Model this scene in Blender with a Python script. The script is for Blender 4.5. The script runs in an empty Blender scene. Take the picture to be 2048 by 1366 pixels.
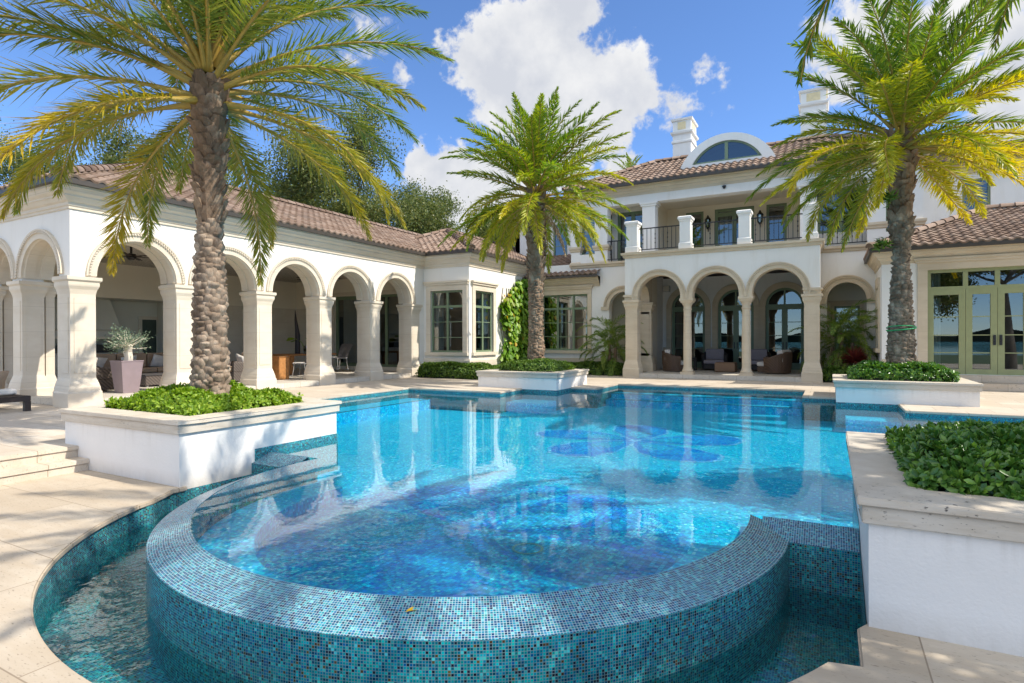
import bpy, bmesh, math, random
import numpy as np
from mathutils import Vector, Matrix
R_ = math.radians
random.seed(7); rng = np.random.default_rng(7)
C = bpy.context.scene.collection
SC = bpy.context.scene

# ------------------------------------------------------------------ camera, sun, sky
CAM_YAW, CAM_PITCH, CAM_ROLL, FPX = R_(28.4987), R_(-0.158), R_(-0.16), 1170.9
def cam_axes():
    cy, sy = math.cos(CAM_YAW), math.sin(CAM_YAW)
    f0 = Vector((-sy, cy, 0)); r0 = Vector((cy, sy, 0)); u0 = Vector((0, 0, 1))
    w = f0*math.cos(CAM_PITCH) + u0*math.sin(CAM_PITCH); u2 = u0*math.cos(CAM_PITCH) - f0*math.sin(CAM_PITCH)
    return r0*math.cos(CAM_ROLL) + u2*math.sin(CAM_ROLL), u2*math.cos(CAM_ROLL) - r0*math.sin(CAM_ROLL), w
CR, CU, CW = cam_axes()
cam = bpy.data.cameras.new('camera'); camo = bpy.data.objects.new('camera', cam); C.objects.link(camo)
cam.sensor_width = 36; cam.lens = FPX/2048*36; cam.clip_end = 4000; cam.clip_start = 0.05
m = Matrix((CR, CU, -CW)).transposed().to_4x4(); m.translation = Vector((0, 0, 1.4)); camo.matrix_world = m
SC.camera = camo

SUN_AZ, SUN_EL = R_(9), R_(47)          # azimuth measured from +X towards +Y
SD = Vector((math.cos(SUN_AZ)*math.cos(SUN_EL), math.sin(SUN_AZ)*math.cos(SUN_EL), math.sin(SUN_EL)))
sun = bpy.data.lights.new('sun', 'SUN'); suno = bpy.data.objects.new('sun', sun); C.objects.link(suno)
sun.energy = 3.1; sun.angle = R_(0.55); sun.color = (1.0, 0.94, 0.84)
suno.rotation_euler = (-SD).to_track_quat('-Z', 'Y').to_euler(); suno.location = SD*80

SC.view_settings.view_transform = 'Standard'; SC.view_settings.look = 'None'
SC.view_settings.exposure = 0.93; SC.view_settings.gamma = 1

def nd(nt, t, **kw):
    n = nt.nodes.new(t)
    for k, v in kw.items():
        if k.startswith('i_'):
            key = k[2:]; key = int(key) if key.isdigit() else key.replace('_', ' ')
            n.inputs[key].default_value = v
        else: setattr(n, k, v)
    return n
def mth(nt, op, a, b=None, c=None, clamp=False):
    n = nt.nodes.new('ShaderNodeMath'); n.operation = op; n.use_clamp = clamp
    for i, v in enumerate((a, b, c)):
        if v is None: continue
        if isinstance(v, (int, float)): n.inputs[i].default_value = v
        else: nt.links.new(v, n.inputs[i])
    return n.outputs[0]
def ramp(nt, fac, stops, interp='LINEAR'):
    n = nt.nodes.new('ShaderNodeValToRGB'); cr = n.color_ramp; cr.interpolation = interp
    while len(cr.elements) < len(stops): cr.elements.new(0.5)
    for e, (p, c) in zip(cr.elements, stops):
        e.position = p; e.color = (c[0], c[1], c[2], 1) if len(c) == 3 else c
    if fac is not None: nt.links.new(fac, n.inputs[0])
    return n.outputs[0]
def mixc(nt, fac, a, b, mode='MIX'):
    n = nt.nodes.new('ShaderNodeMix'); n.data_type = 'RGBA'; n.blend_type = mode
    for i, v in ((0, fac), (6, a), (7, b)):
        if isinstance(v, (int, float)): n.inputs[i].default_value = v
        elif isinstance(v, tuple): n.inputs[i].default_value = (*v, 1)
        else: nt.links.new(v, n.inputs[i])
    return n.outputs[2]

def build_world():
    w = bpy.data.worlds.new('World'); SC.world = w; w.use_nodes = True
    nt = w.node_tree; nt.nodes.clear(); L = nt.links.new
    out = nd(nt, 'ShaderNodeOutputWorld')
    sky = nd(nt, 'ShaderNodeTexSky', sky_type='NISHITA', sun_disc=False, sun_elevation=SUN_EL, sun_rotation=R_(90) - SUN_AZ,
             altitude=2500, air_density=1.0, dust_density=0.1, ozone_density=8.0)
    bg = nd(nt, 'ShaderNodeBackground', i_Strength=0.135); L(sky.outputs[0], bg.inputs[0])
    tc = nd(nt, 'ShaderNodeTexCoord')
    # warp the direction a little, then measure distance to a set of cloud lobes
    nz = nd(nt, 'ShaderNodeTexNoise', i_Scale=9.0, i_Detail=5.0, i_Roughness=0.6); L(tc.outputs['Generated'], nz.inputs['Vector'])
    sub = nd(nt, 'ShaderNodeVectorMath', operation='SUBTRACT'); L(nz.outputs['Color'], sub.inputs[0]); sub.inputs[1].default_value = (.5, .5, .5)
    ma = nd(nt, 'ShaderNodeVectorMath', operation='MULTIPLY_ADD'); L(sub.outputs[0], ma.inputs[0]); ma.inputs[1].default_value = (.10, .10, .10)
    L(tc.outputs['Generated'], ma.inputs[2])
    lobes = [(1000,120,115,1),(1110,40,95,1),(1165,20,60,.9),(985,205,85,1),(1100,170,130,1),(1225,190,100,1),(1275,195,52,.9),(1110,280,120,1),(1200,270,70,1),(945,95,60,1),(1010,70,80,1),(1060,120,95,1),(1165,240,110,1),
             (900,350,70,1),(945,390,90,1),(860,350,45,.8),(1000,400,90,1),(880,420,75,.55),(960,460,80,.5),(1230,330,60,.5),
             (1730,60,120,.75),(1830,90,120,.8),(1960,60,130,.9),(1990,180,120,.9),(2040,120,110,1),(1680,150,90,.5),(2060,260,100,.8),
             (1405,155,32,.24),(1440,185,28,.2),(815,130,30,.34),(700,70,60,.18),(1340,205,45,.28)]
    val = None
    def ray(px, py): return (CW + CR*((px-1024)/FPX) - CU*((py-683)/FPX)).normalized()
    for px, py, r, amp in lobes:
        c = ray(px, py); rad = (ray(px+r, py) - c).length
        dn = nd(nt, 'ShaderNodeVectorMath', operation='DISTANCE'); L(ma.outputs[0], dn.inputs[0]); dn.inputs[1].default_value = c
        v = mth(nt, 'MULTIPLY_ADD', dn.outputs['Value'], -amp/rad, amp)
        val = v if val is None else mth(nt, 'SMOOTH_MAX', val, v, 0.1)
    fb = nd(nt, 'ShaderNodeTexNoise', i_Scale=26.0, i_Detail=9.0, i_Roughness=0.62); L(tc.outputs['Generated'], fb.inputs['Vector'])
    d = mth(nt, 'MULTIPLY_ADD', mth(nt, 'SUBTRACT', fb.outputs['Fac'], 0.5), 1.35, val)
    # clouds added behind the camera as bright fill for shaded facades, also seen reflected
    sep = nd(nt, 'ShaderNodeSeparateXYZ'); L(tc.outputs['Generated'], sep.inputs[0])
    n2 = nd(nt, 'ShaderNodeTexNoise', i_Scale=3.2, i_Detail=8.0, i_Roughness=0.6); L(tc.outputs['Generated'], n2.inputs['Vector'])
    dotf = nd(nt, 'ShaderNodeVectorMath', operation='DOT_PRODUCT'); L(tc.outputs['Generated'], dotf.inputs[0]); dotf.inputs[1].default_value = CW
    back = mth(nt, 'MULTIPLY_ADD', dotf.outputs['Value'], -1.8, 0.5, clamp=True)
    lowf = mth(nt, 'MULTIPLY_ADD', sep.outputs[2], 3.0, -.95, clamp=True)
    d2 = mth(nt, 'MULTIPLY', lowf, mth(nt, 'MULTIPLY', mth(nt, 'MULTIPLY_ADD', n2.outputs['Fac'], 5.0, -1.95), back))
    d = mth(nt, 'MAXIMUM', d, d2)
    mask = nd(nt, 'ShaderNodeMapRange', interpolation_type='SMOOTHSTEP'); L(d, mask.inputs[0])
    mask.inputs[1].default_value = 0.02; mask.inputs[2].default_value = 0.30
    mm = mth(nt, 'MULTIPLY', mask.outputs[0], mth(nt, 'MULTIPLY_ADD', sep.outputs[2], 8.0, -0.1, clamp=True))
    # body shading of the clouds: thicker parts and undersides a bit greyer
    n3 = nd(nt, 'ShaderNodeTexNoise', i_Scale=11.0, i_Detail=6.0, i_Roughness=0.55); L(tc.outputs['Generated'], n3.inputs['Vector'])
    cc = ramp(nt, mth(nt, 'MULTIPLY_ADD', d, 0.10, mth(nt, 'MULTIPLY', n3.outputs['Fac'], 0.9)), [(.30, (1.0, 1.0, 1.0)), (.62, (.70, .73, .80))])
    bg2 = nd(nt, 'ShaderNodeBackground'); L(cc, bg2.inputs[0]); L(mth(nt, 'MULTIPLY_ADD', back, .55, .50), bg2.inputs[1])  # unseen clouds behind the camera are made brighter to add fill light
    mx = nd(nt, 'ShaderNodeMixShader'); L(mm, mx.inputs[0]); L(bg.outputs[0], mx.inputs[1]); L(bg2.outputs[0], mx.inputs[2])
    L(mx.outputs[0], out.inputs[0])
build_world()
SC.cycles.max_bounces = 10; SC.cycles.transparent_max_bounces = 12; SC.cycles.caustics_reflective = False; SC.cycles.caustics_refractive = False
SC.cycles.diffuse_bounces = 6; SC.cycles.glossy_bounces = 4; SC.cycles.sample_clamp_indirect = 6

# ------------------------------------------------------------------ materials
def mat(name):
    m = bpy.data.materials.new(name); m.use_nodes = True; nt = m.node_tree; nt.nodes.clear()
    out = nd(nt, 'ShaderNodeOutputMaterial'); p = nd(nt, 'ShaderNodeBsdfPrincipled')
    nt.links.new(p.outputs[0], out.inputs[0]); return m, nt, p, out
def objco(nt, sc=(1, 1, 1)):
    g = nd(nt, 'ShaderNodeNewGeometry'); mp = nd(nt, 'ShaderNodeMapping'); mp.inputs['Scale'].default_value = sc
    nt.links.new(g.outputs['Position'], mp.inputs[0]); return mp.outputs[0]
def noise(nt, vec, scale, detail=4, rough=.55, out='Fac'):
    n = nd(nt, 'ShaderNodeTexNoise', i_Scale=scale, i_Detail=detail, i_Roughness=rough)
    if vec is not None: nt.links.new(vec, n.inputs['Vector'])
    return n.outputs[out]
def bump(nt, p, h, strength, dist=.01):
    b = nd(nt, 'ShaderNodeBump', i_Strength=strength, i_Distance=dist); nt.links.new(h, b.inputs['Height']); nt.links.new(b.outputs[0], p.inputs['Normal']); return b

def dirty(name, col):
    m, nt, p, o = mat(name); co = objco(nt); L = nt.links.new
    sx = nd(nt, 'ShaderNodeSeparateXYZ'); L(co, sx.inputs[0]); n1 = noise(nt, objco(nt, (5, 5, 1.2)), 1.5, 6, .65); n2 = noise(nt, objco(nt, (9, 9, .5)), 1.1, 5, .6)
    low = mth(nt, 'MULTIPLY_ADD', sx.outputs[2], -5.0, -.62, clamp=True); top = mth(nt, 'MULTIPLY_ADD', sx.outputs[2], 3.2, -.25, clamp=True)
    f = mth(nt, 'ADD', mth(nt, 'MULTIPLY', low, mth(nt, 'MULTIPLY', n1, .75)), mth(nt, 'MULTIPLY', top, ramp(nt, n2, [(.5, (0, 0, 0)), (.72, (.4, .4, .4))])), clamp=True)
    c = mixc(nt, f, ramp(nt, noise(nt, co, 1.3, 5), [(.3, tuple(x*.93 for x in col)), (.7, col)]), (.42, .36, .28))
    L(c, p.inputs['Base Color']); p.inputs['Roughness'].default_value = .85; p.inputs['Specular IOR Level'].default_value = .2
    h = mth(nt, 'ADD', noise(nt, co, 45, 4), mth(nt, 'MULTIPLY', noise(nt, co, 7, 4), 1.6)); bump(nt, p, h, .45, .006); return m

def plain(name, col, rough=.6, metal=0, var=.12, scale=6, bmp=0, spec=.5):
    m, nt, p, o = mat(name); co = objco(nt)
    f = noise(nt, co, scale)
    lo = tuple(c*(1-var) for c in col); hi = tuple(min(1, c*(1+var)) for c in col)
    nt.links.new(ramp(nt, f, [(.3, lo), (.7, hi)]), p.inputs['Base Color'])
    p.inputs['Roughness'].default_value = rough; p.inputs['Metallic'].default_value = metal; p.inputs['Specular IOR Level'].default_value = spec
    if bmp: bump(nt, p, noise(nt, co, scale*12, 3), bmp, .004)
    return m

def stucco(name, col, streak=0.0):
    m, nt, p, o = mat(name); co = objco(nt)
    a = noise(nt, co, .8, 5); b = noise(nt, objco(nt, (1.6, 1.6, .22)), 2.2, 6, .65)
    c1 = ramp(nt, a, [(.3, tuple(c*.94 for c in col)), (.7, col)])
    c2 = mixc(nt, mth(nt, 'MULTIPLY', ramp(nt, b, [(.52, (0, 0, 0)), (.75, (1, 1, 1))]), streak), c1, (.50, .43, .32))
    nt.links.new(c2, p.inputs['Base Color']); p.inputs['Roughness'].default_value = .85; p.inputs['Specular IOR Level'].default_value = .2
    bump(nt, p, noise(nt, co, 60, 4), .25, .004); return m

def stone(name, col, dark, pit=.0, joint=.35, band=(1.0, 1.0, 3.2)):
    m, nt, p, o = mat(name); co = objco(nt)
    a = noise(nt, objco(nt, band), 1.6, 7, .65); b = noise(nt, co, 1.1, 4)
    c = mixc(nt, mth(nt, 'MULTIPLY', ramp(nt, a, [(.38, (0, 0, 0)), (.75, (1, 1, 1))]), .7), col, dark)
    c = mixc(nt, mth(nt, 'MULTIPLY', ramp(nt, b, [(.45, (0, 0, 0)), (.8, (1, 1, 1))]), .4), c, tuple(x*.8 for x in dark))
    h = noise(nt, objco(nt, (1, 1, 2.6)), 38, 4, .6)
    if pit:
        pm = ramp(nt, noise(nt, objco(nt, (1, 1, 2.2)), 27, 3, .6), [(.62, (0, 0, 0)), (.70, (1, 1, 1))])
        pm2 = mth(nt, 'MULTIPLY', pm, mth(nt, 'MULTIPLY', ramp(nt, noise(nt, co, 2.1, 3), [(.42, (0, 0, 0)), (.62, (1, 1, 1))]), pit))
        c = mixc(nt, pm2, c, (.06, .05, .045))
    if joint:
        sx = nd(nt, 'ShaderNodeSeparateXYZ'); nt.links.new(co, sx.inputs[0]); fz_ = mth(nt, 'FRACT', mth(nt, 'MULTIPLY', mth(nt, 'ADD', sx.outputs[2], .13), 1.72))
        c = mixc(nt, mth(nt, 'MULTIPLY', mth(nt, 'LESS_THAN', fz_, .012), joint), c, (.25, .19, .13))
    nt.links.new(c, p.inputs['Base Color']); p.inputs['Roughness'].default_value = .75; p.inputs['Specular IOR Level'].default_value = .25
    bump(nt, p, h, .3, .006); return m

def paving(name, col, dark, size=.61, off=(0, 0)):
    m, nt, p, o = mat(name); co = objco(nt)
    mp = nd(nt, 'ShaderNodeMapping'); nt.links.new(co, mp.inputs[0]); mp.inputs['Location'].default_value = (off[0], off[1], 0)
    br = nd(nt, 'ShaderNodeTexBrick', offset=.5, i_Scale=1.0, i_Mortar_Size=.005, i_Mortar_Smooth=.3, i_Brick_Width=size*1.5, i_Row_Height=size)
    br.inputs['Color1'].default_value = (0, 0, 0, 1); br.inputs['Color2'].default_value = (1, 1, 1, 1); br.inputs['Bias'].default_value = 0
    nt.links.new(mp.outputs[0], br.inputs[0])
    a = noise(nt, objco(nt, (.9, 4.2, 3)), 1.5, 8, .68); b = noise(nt, co, .9, 5, .6)
    c = mixc(nt, ramp(nt, a, [(.36, (0, 0, 0)), (.75, (1, 1, 1))]), col, dark)
    c = mixc(nt, mth(nt, 'MULTIPLY', ramp(nt, b, [(.42, (0, 0, 0)), (.72, (1, 1, 1))]), .6), c, tuple(x*.74 for x in dark))
    c = mixc(nt, mth(nt, 'MULTIPLY', br.outputs['Color'], .6), c, tuple(x*.86 for x in dark))
    pm = ramp(nt, noise(nt, objco(nt, (1, 3, 1)), 26, 3, .6), [(.61, (0, 0, 0)), (.69, (1, 1, 1))])
    c = mixc(nt, mth(nt, 'MULTIPLY', pm, .6), c, (.16, .12, .085))
    c = mixc(nt, mth(nt, 'MULTIPLY', br.outputs['Fac'], .9), c, (.25, .19, .13))
    nt.links.new(c, p.inputs['Base Color']); p.inputs['Roughness'].default_value = .62; p.inputs['Specular IOR Level'].default_value = .3
    h = mth(nt, 'SUBTRACT', noise(nt, co, 30, 4), mth(nt, 'MULTIPLY', br.outputs['Fac'], 2.0))
    bump(nt, p, h, .25, .005); return m

def mosaic(name, stops, grout, tile=.017, rough=.12, gw=.085, blotch=0.0, spec=.35, vv=.7):
    m, nt, p, o = mat(name); L = nt.links.new
    uv = nd(nt, 'ShaderNodeUVMap'); sc = nd(nt, 'ShaderNodeVectorMath', operation='SCALE'); sc.inputs['Scale'].default_value = 1/tile; L(uv.outputs[0], sc.inputs[0])
    fl = nd(nt, 'ShaderNodeVectorMath', operation='FLOOR'); L(sc.outputs[0], fl.inputs[0])
    fr = nd(nt, 'ShaderNodeVectorMath', operation='FRACTION'); L(sc.outputs[0], fr.inputs[0])
    wn = nd(nt, 'ShaderNodeTexWhiteNoise', noise_dimensions='2D'); L(fl.outputs[0], wn.inputs['Vector'])
    v = wn.outputs['Value']
    if blotch:
        bn = noise(nt, fl.outputs[0], .07, 3)
        v = mth(nt, 'ADD', v, mth(nt, 'MULTIPLY', mth(nt, 'SUBTRACT', bn, .5), blotch), clamp=True)
    col = ramp(nt, v, stops, 'CONSTANT')
    hs = nd(nt, 'ShaderNodeHueSaturation'); L(col, hs.inputs['Color'])
    sepc = nd(nt, 'ShaderNodeSeparateColor'); L(wn.outputs['Color'], sepc.inputs[0])
    L(mth(nt, 'MULTIPLY_ADD', sepc.outputs[1], vv, 1-vv/2), hs.inputs['Value']); L(mth(nt, 'MULTIPLY_ADD', sepc.outputs[2], .06, .47), hs.inputs['Hue'])
    s = nd(nt, 'ShaderNodeSeparateXYZ'); L(fr.outputs[0], s.inputs[0])
    def edge(x): return mth(nt, 'MINIMUM', x, mth(nt, 'SUBTRACT', 1.0, x))
    e = mth(nt, 'MINIMUM', edge(s.outputs[0]), edge(s.outputs[1]))
    g = mth(nt, 'LESS_THAN', e, gw)
    L(mixc(nt, g, hs.outputs[0], grout), p.inputs['Base Color'])
    L(mth(nt, 'MULTIPLY_ADD', g, .5, rough), p.inputs['Roughness']); p.inputs['Specular IOR Level'].default_value = spec
    cb = nd(nt, 'ShaderNodeVectorMath', operation='SUBTRACT'); L(wn.outputs['Color'], cb.inputs[0]); cb.inputs[1].default_value = (.5, .5, .5)
    ge = nd(nt, 'ShaderNodeNewGeometry'); av = nd(nt, 'ShaderNodeVectorMath', operation='MULTIPLY_ADD'); L(cb.outputs[0], av.inputs[0]); av.inputs[1].default_value = (.10, .10, .10); L(ge.outputs['Normal'], av.inputs[2])
    nn = nd(nt, 'ShaderNodeVectorMath', operation='NORMALIZE'); L(av.outputs[0], nn.inputs[0]); L(nn.outputs[0], p.inputs['Normal'])
    return m

def rooftile(name):
    m, nt, p, o = mat(name); L = nt.links.new
    uv = nd(nt, 'ShaderNodeUVMap'); fl = nd(nt, 'ShaderNodeVectorMath', operation='FLOOR'); L(uv.outputs[0], fl.inputs[0])
    wn = nd(nt, 'ShaderNodeTexWhiteNoise', noise_dimensions='2D'); L(fl.outputs[0], wn.inputs['Vector'])
    c = ramp(nt, wn.outputs['Value'], [(0, (.17, .112, .078)), (.4, (.235, .16, .115)), (.75, (.31, .225, .17)), (1, (.18, .132, .10))])
    d = ramp(nt, noise(nt, objco(nt), 2.4, 6, .65), [(.45, (0, 0, 0)), (.72, (1, 1, 1))])
    c = mixc(nt, mth(nt, 'MULTIPLY', d, .45), c, (.13, .095, .08))
    L(c, p.inputs['Base Color']); p.inputs['Roughness'].default_value = .8; p.inputs['Specular IOR Level'].default_value = .25
    bump(nt, p, noise(nt, objco(nt), 45, 4), .3, .005); return m

def leafmat(name, c0, c1, c2, trans=.35, rough=.42, tint=None, tcol=None, spec=.35):
    """leaf colour varies per leaf (random per island) and by the age value stored on the mesh ('age')."""
    m, nt, p, o = mat(name); L = nt.links.new
    g = nd(nt, 'ShaderNodeNewGeometry')
    c = ramp(nt, g.outputs['Random Per Island'], [(0, c0), (.5, c1), (1, c2)])
    if tint:
        at = nd(nt, 'ShaderNodeAttribute', attribute_name='age')
        c = mixc(nt, at.outputs['Fac'], c, tint)
    L(c, p.inputs['Base Color']); p.inputs['Roughness'].default_value = rough; p.inputs['Specular IOR Level'].default_value = spec
    tr = nd(nt, 'ShaderNodeBsdfTranslucent')
    br = nd(nt, 'ShaderNodeHueSaturation', i_Saturation=1.1, i_Value=1.5); L(c, br.inputs['Color']); L(br.outputs[0], tr.inputs[0])
    mx = nd(nt, 'ShaderNodeMixShader', i_Fac=trans); L(p.outputs[0], mx.inputs[1]); L(tr.outputs[0], mx.inputs[2]); L(mx.outputs[0], o.inputs[0])
    return m

def glassmat(name, tint=(.55, .62, .62), ior=1.5, boost=.11):
    m, nt, p, o = mat(name); L = nt.links.new; nt.nodes.remove(p)
    t = nd(nt, 'ShaderNodeBsdfTransparent'); t.inputs[0].default_value = (*tint, 1)
    g = nd(nt, 'ShaderNodeBsdfGlossy'); g.inputs['Roughness'].default_value = .0; g.inputs[0].default_value = (.95, 1, 1, 1)
    fr = nd(nt, 'ShaderNodeFresnel', i_IOR=ior)
    f = mth(nt, 'ADD', mth(nt, 'MULTIPLY', fr.outputs[0], 1.6), boost, clamp=True)
    mx = nd(nt, 'ShaderNodeMixShader'); L(f, mx.inputs[0]); L(t.outputs[0], mx.inputs[1]); L(g.outputs[0], mx.inputs[2]); L(mx.outputs[0], o.inputs[0])
    return m

def watermat(name, tint, sc, strength, dist=.02):
    m, nt, p, o = mat(name); L = nt.links.new; nt.nodes.remove(p)
    t = nd(nt, 'ShaderNodeBsdfTransparent'); t.inputs[0].default_value = (*tint, 1)
    g = nd(nt, 'ShaderNodeBsdfGlossy'); g.inputs['Roughness'].default_value = .015; g.inputs[0].default_value = (1, 1, 1, 1)
    fr = nd(nt, 'ShaderNodeFresnel', i_IOR=1.42)
    co = objco(nt)
    h = mth(nt, 'ADD', noise(nt, co, sc, 3, .5), mth(nt, 'MULTIPLY', noise(nt, co, sc*3.1, 2, .5), .35))
    b = nd(nt, 'ShaderNodeBump', i_Strength=strength, i_Distance=dist); L(h, b.inputs['Height'])
    L(b.outputs[0], g.inputs['Normal']); L(b.outputs[0], fr.inputs['Normal'])
    mx = nd(nt, 'ShaderNodeMixShader'); L(mth(nt, 'MINIMUM', fr.outputs[0], .34), mx.inputs[0]); L(t.outputs[0], mx.inputs[1]); L(g.outputs[0], mx.inputs[2]); L(mx.outputs[0], o.inputs[0])
    return m

def wicker(name, col):
    m, nt, p, o = mat(name); L = nt.links.new; co = objco(nt)
    w1 = nd(nt, 'ShaderNodeTexWave', wave_type='BANDS', bands_direction='Z', i_Scale=9.0, i_Distortion=1.2); L(co, w1.inputs[0])
    w2 = nd(nt, 'ShaderNodeTexWave', wave_type='BANDS', bands_direction='DIAGONAL', i_Scale=7.0, i_Distortion=.5); L(co, w2.inputs[0])
    f = mth(nt, 'MULTIPLY', mth(nt, 'ADD', w1.outputs['Fac'], w2.outputs['Fac']), .5)
    L(ramp(nt, f, [(.15, tuple(c*.35 for c in col)), (.8, tuple(c*1.3 for c in col))]), p.inputs['Base Color'])
    p.inputs['Roughness'].default_value = .55; bump(nt, p, f, .8, .01); return m

def bark(name, c0, c1, c2, sc=5):
    m, nt, p, o = mat(name); L = nt.links.new; co = objco(nt, (1, 1, .6))
    g = nd(nt, 'ShaderNodeNewGeometry')
    c = ramp(nt, noise(nt, co, sc, 7, .7), [(.28, c0), (.5, c1), (.72, c2)])
    c = mixc(nt, mth(nt, 'MULTIPLY', g.outputs['Random Per Island'], .7), c, c0)
    L(c, p.inputs['Base Color']); p.inputs['Roughness'].default_value = .9; p.inputs['Specular IOR Level'].default_value = .15
    bump(nt, p, noise(nt, objco(nt, (1, 1, .35)), sc*9, 5, .65), .7, .015); return m

M = {}
M['white'] = stucco('white_stucco', (.82, .785, .725), .13); M['white2'] = stucco('house_stucco', (.82, .795, .745), .22)
M['cream'] = stucco('cream_plaster', (.80, .72, .58)); M['greywall'] = stucco('grey_plaster', (.68, .66, .57))
M['planter_white'] = dirty('planter_stucco', (.82, .78, .72))
M['stone'] = stone('limestone_trim', (.70, .62, .50), (.62, .52, .39)); M['stone2'] = stone('weathered_limestone', (.66, .555, .41), (.55, .44, .30), .35)
M['coping'] = stone('planter_coping', (.62, .555, .46), (.46, .375, .27), .95, 0, band=(2, 2, 12))
M['deck'] = paving('travertine_paving', (.665, .59, .49), (.55, .45, .335)); M['deck2'] = paving('lower_travertine', (.60, .52, .41), (.47, .375, .265), .9, (.23, .4))
M['floor'] = paving('loggia_floor', (.68, .63, .55), (.58, .52, .43), .6, (.1, .2))
M['tile'] = rooftile('clay_roof_tile'); M['gutter'] = plain('gutter_metal', (.055, .045, .035), .5)
M['green'] = plain('sage_frame', (.175, .235, .14), .45, var=.06); M['green2'] = plain('olive_frame', (.29, .31, .145), .45, var=.06); M['dkgreen'] = plain('dark_green_door', (.045, .065, .05), .4)
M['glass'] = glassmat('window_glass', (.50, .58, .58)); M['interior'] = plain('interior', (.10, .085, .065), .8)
M['curtain'] = plain('curtain', (.62, .60, .55), .9, var=.08); M['iron'] = plain('black_iron', (.012, .012, .013), .4, var=.05)
TE = [(0, (.0, .075, .13)), (.16, (.0, .16, .22)), (.36, (.0, .23, .27)), (.56, (.0, .32, .34)), (.72, (.0, .12, .22)), (.83, (.01, .015, .03)), (.91, (.04, .42, .42)), (.965, (.085, .055, .02))]
BL = [(0, (.008, .075, .155)), (.22, (.012, .13, .225)), (.45, (.015, .20, .285)), (.66, (.035, .28, .33)), (.82, (.012, .04, .09)), (.93, (.11, .36, .39))]
M['mos'] = mosaic('teal_mosaic', TE, (.16, .27, .27), blotch=.25); M['mostop'] = mosaic('blue_mosaic', BL, (.36, .44, .45), gw=.085, rough=.16)
FL = [(0, (.0, .40, .68)), (.25, (.0, .49, .77)), (.5, (.01, .58, .85)), (.74, (.0, .36, .64)), (.86, (.05, .64, .88)), (.97, (.35, .84, .95))]
M['deepfloor'] = mosaic('deep_blue_mosaic', [(0, (.0, .23, .62)), (.22, (.0, .31, .70)), (.42, (.0, .41, .78)), (.62, (.0, .53, .84)), (.8, (.01, .62, .88)), (.95, (.2, .78, .92))], (.01, .32, .62), tile=.032, rough=.4, vv=.3, gw=.06, blotch=1.7)
M['poolfloor'] = mosaic('aqua_mosaic', FL, (.02, .50, .74), tile=.032, rough=.4, blotch=.5, vv=.3, gw=.06)
M['petal'] = mosaic('cobalt_mosaic', [(0, (.0, .19, .64)), (.3, (.0, .25, .71)), (.6, (.0, .34, .77)), (.85, (.0, .46, .82))], (.02, .24, .64), tile=.032, rough=.4, vv=.3, gw=.06, blotch=1.2)
M['petal3'] = mosaic('deep_petal_mosaic', [(0, (.0, .20, .62)), (.3, (.0, .27, .70)), (.6, (.0, .38, .78)), (.85, (.0, .50, .84))], (.02, .24, .60), tile=.045, rough=.4, blotch=1.4)
M['petal4'] = mosaic('petal_heart_mosaic', [(0, (.0, .22, .70)), (.35, (.0, .32, .77)), (.7, (.0, .44, .82))], (.02, .32, .68), tile=.045, rough=.4, blotch=.8)
M['petal2'] = mosaic('mid_blue_mosaic', [(0, (.0, .38, .70)), (.5, (.01, .48, .78)), (.8, (.05, .60, .84))], (.02, .32, .58), tile=.045, rough=.4)
M['petal_edge'] = mosaic('pale_mosaic', [(0, (.02, .42, .85)), (.5, (.12, .55, .90)), (.8, (.35, .70, .95))], (.2, .55, .8), tile=.045, rough=.4)
M['water'] = watermat('pool_water', (.80, .98, 1.0), 2.6, .075); M['water2'] = watermat('basin_water', (.55, .88, .90), 3.6, .6); M['lake'] = watermat('lake_water', (.1, .25, .35), .5, .3)
M['soil'] = plain('soil', (.05, .035, .02), .95); M['grass'] = plain('lawn', (.05, .085, .025), .9, var=.3, scale=3)
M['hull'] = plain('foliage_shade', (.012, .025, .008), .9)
M['leaf_bed'] = leafmat('bright_bed_leaf', (.12, .22, .015), (.21, .34, .025), (.36, .46, .05), .3)
M['leaf_dark'] = leafmat('glossy_dark_leaf', (.045, .125, .02), (.09, .20, .033), (.20, .34, .045), .22, .3, spec=.5)
M['leaf_hedge'] = leafmat('hedge_leaf', (.06, .12, .02), (.11, .19, .03), (.20, .29, .05), .28)
M['leaf_vine'] = leafmat('vine_leaf', (.09, .20, .02), (.17, .31, .03), (.30, .43, .05), .3, tint=(.60, .22, .02))
M['leaf_oak'] = leafmat('oak_leaf', (.06, .095, .025), (.115, .145, .035), (.22, .22, .06), .3)
M['leaf_olive'] = leafmat('olive_leaf', (.10, .16, .10), (.17, .235, .15), (.27, .33, .22), .2); M['leaf_red'] = leafmat('red_leaf', (.10, .018, .02), (.16, .03, .025), (.24, .06, .04), .25)
M['frond1'] = leafmat('palm_leaf_left', (.085, .165, .03), (.155, .235, .04), (.27, .31, .06), .34, .36, (.56, .38, .035))
M['frond2'] = leafmat('palm_leaf_middle', (.10, .20, .02), (.18, .285, .03), (.30, .37, .045), .36, .36, (.56, .47, .035))
M['frond3'] = leafmat('palm_leaf_right', (.08, .17, .022), (.145, .235, .03), (.25, .325, .04), .36, .36, (.74, .56, .02))
M['frond4'] = leafmat('small_palm_leaf', (.08, .17, .03), (.14, .24, .04), (.25, .33, .06), .3, .4, (.3, .3, .05))
M['dead'] = leafmat('dead_frond', (.22, .15, .08), (.30, .22, .12), (.38, .29, .17), .2)
M['rachis'] = plain('rachis', (.40, .27, .05), .5, var=.2); M['bark1'] = bark('palm_bark', (.11, .075, .05), (.33, .245, .175), (.54, .44, .335)); M['bark2'] = bark('brown_palm_bark', (.12, .08, .05), (.28, .19, .125), (.47, .36, .25))
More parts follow.
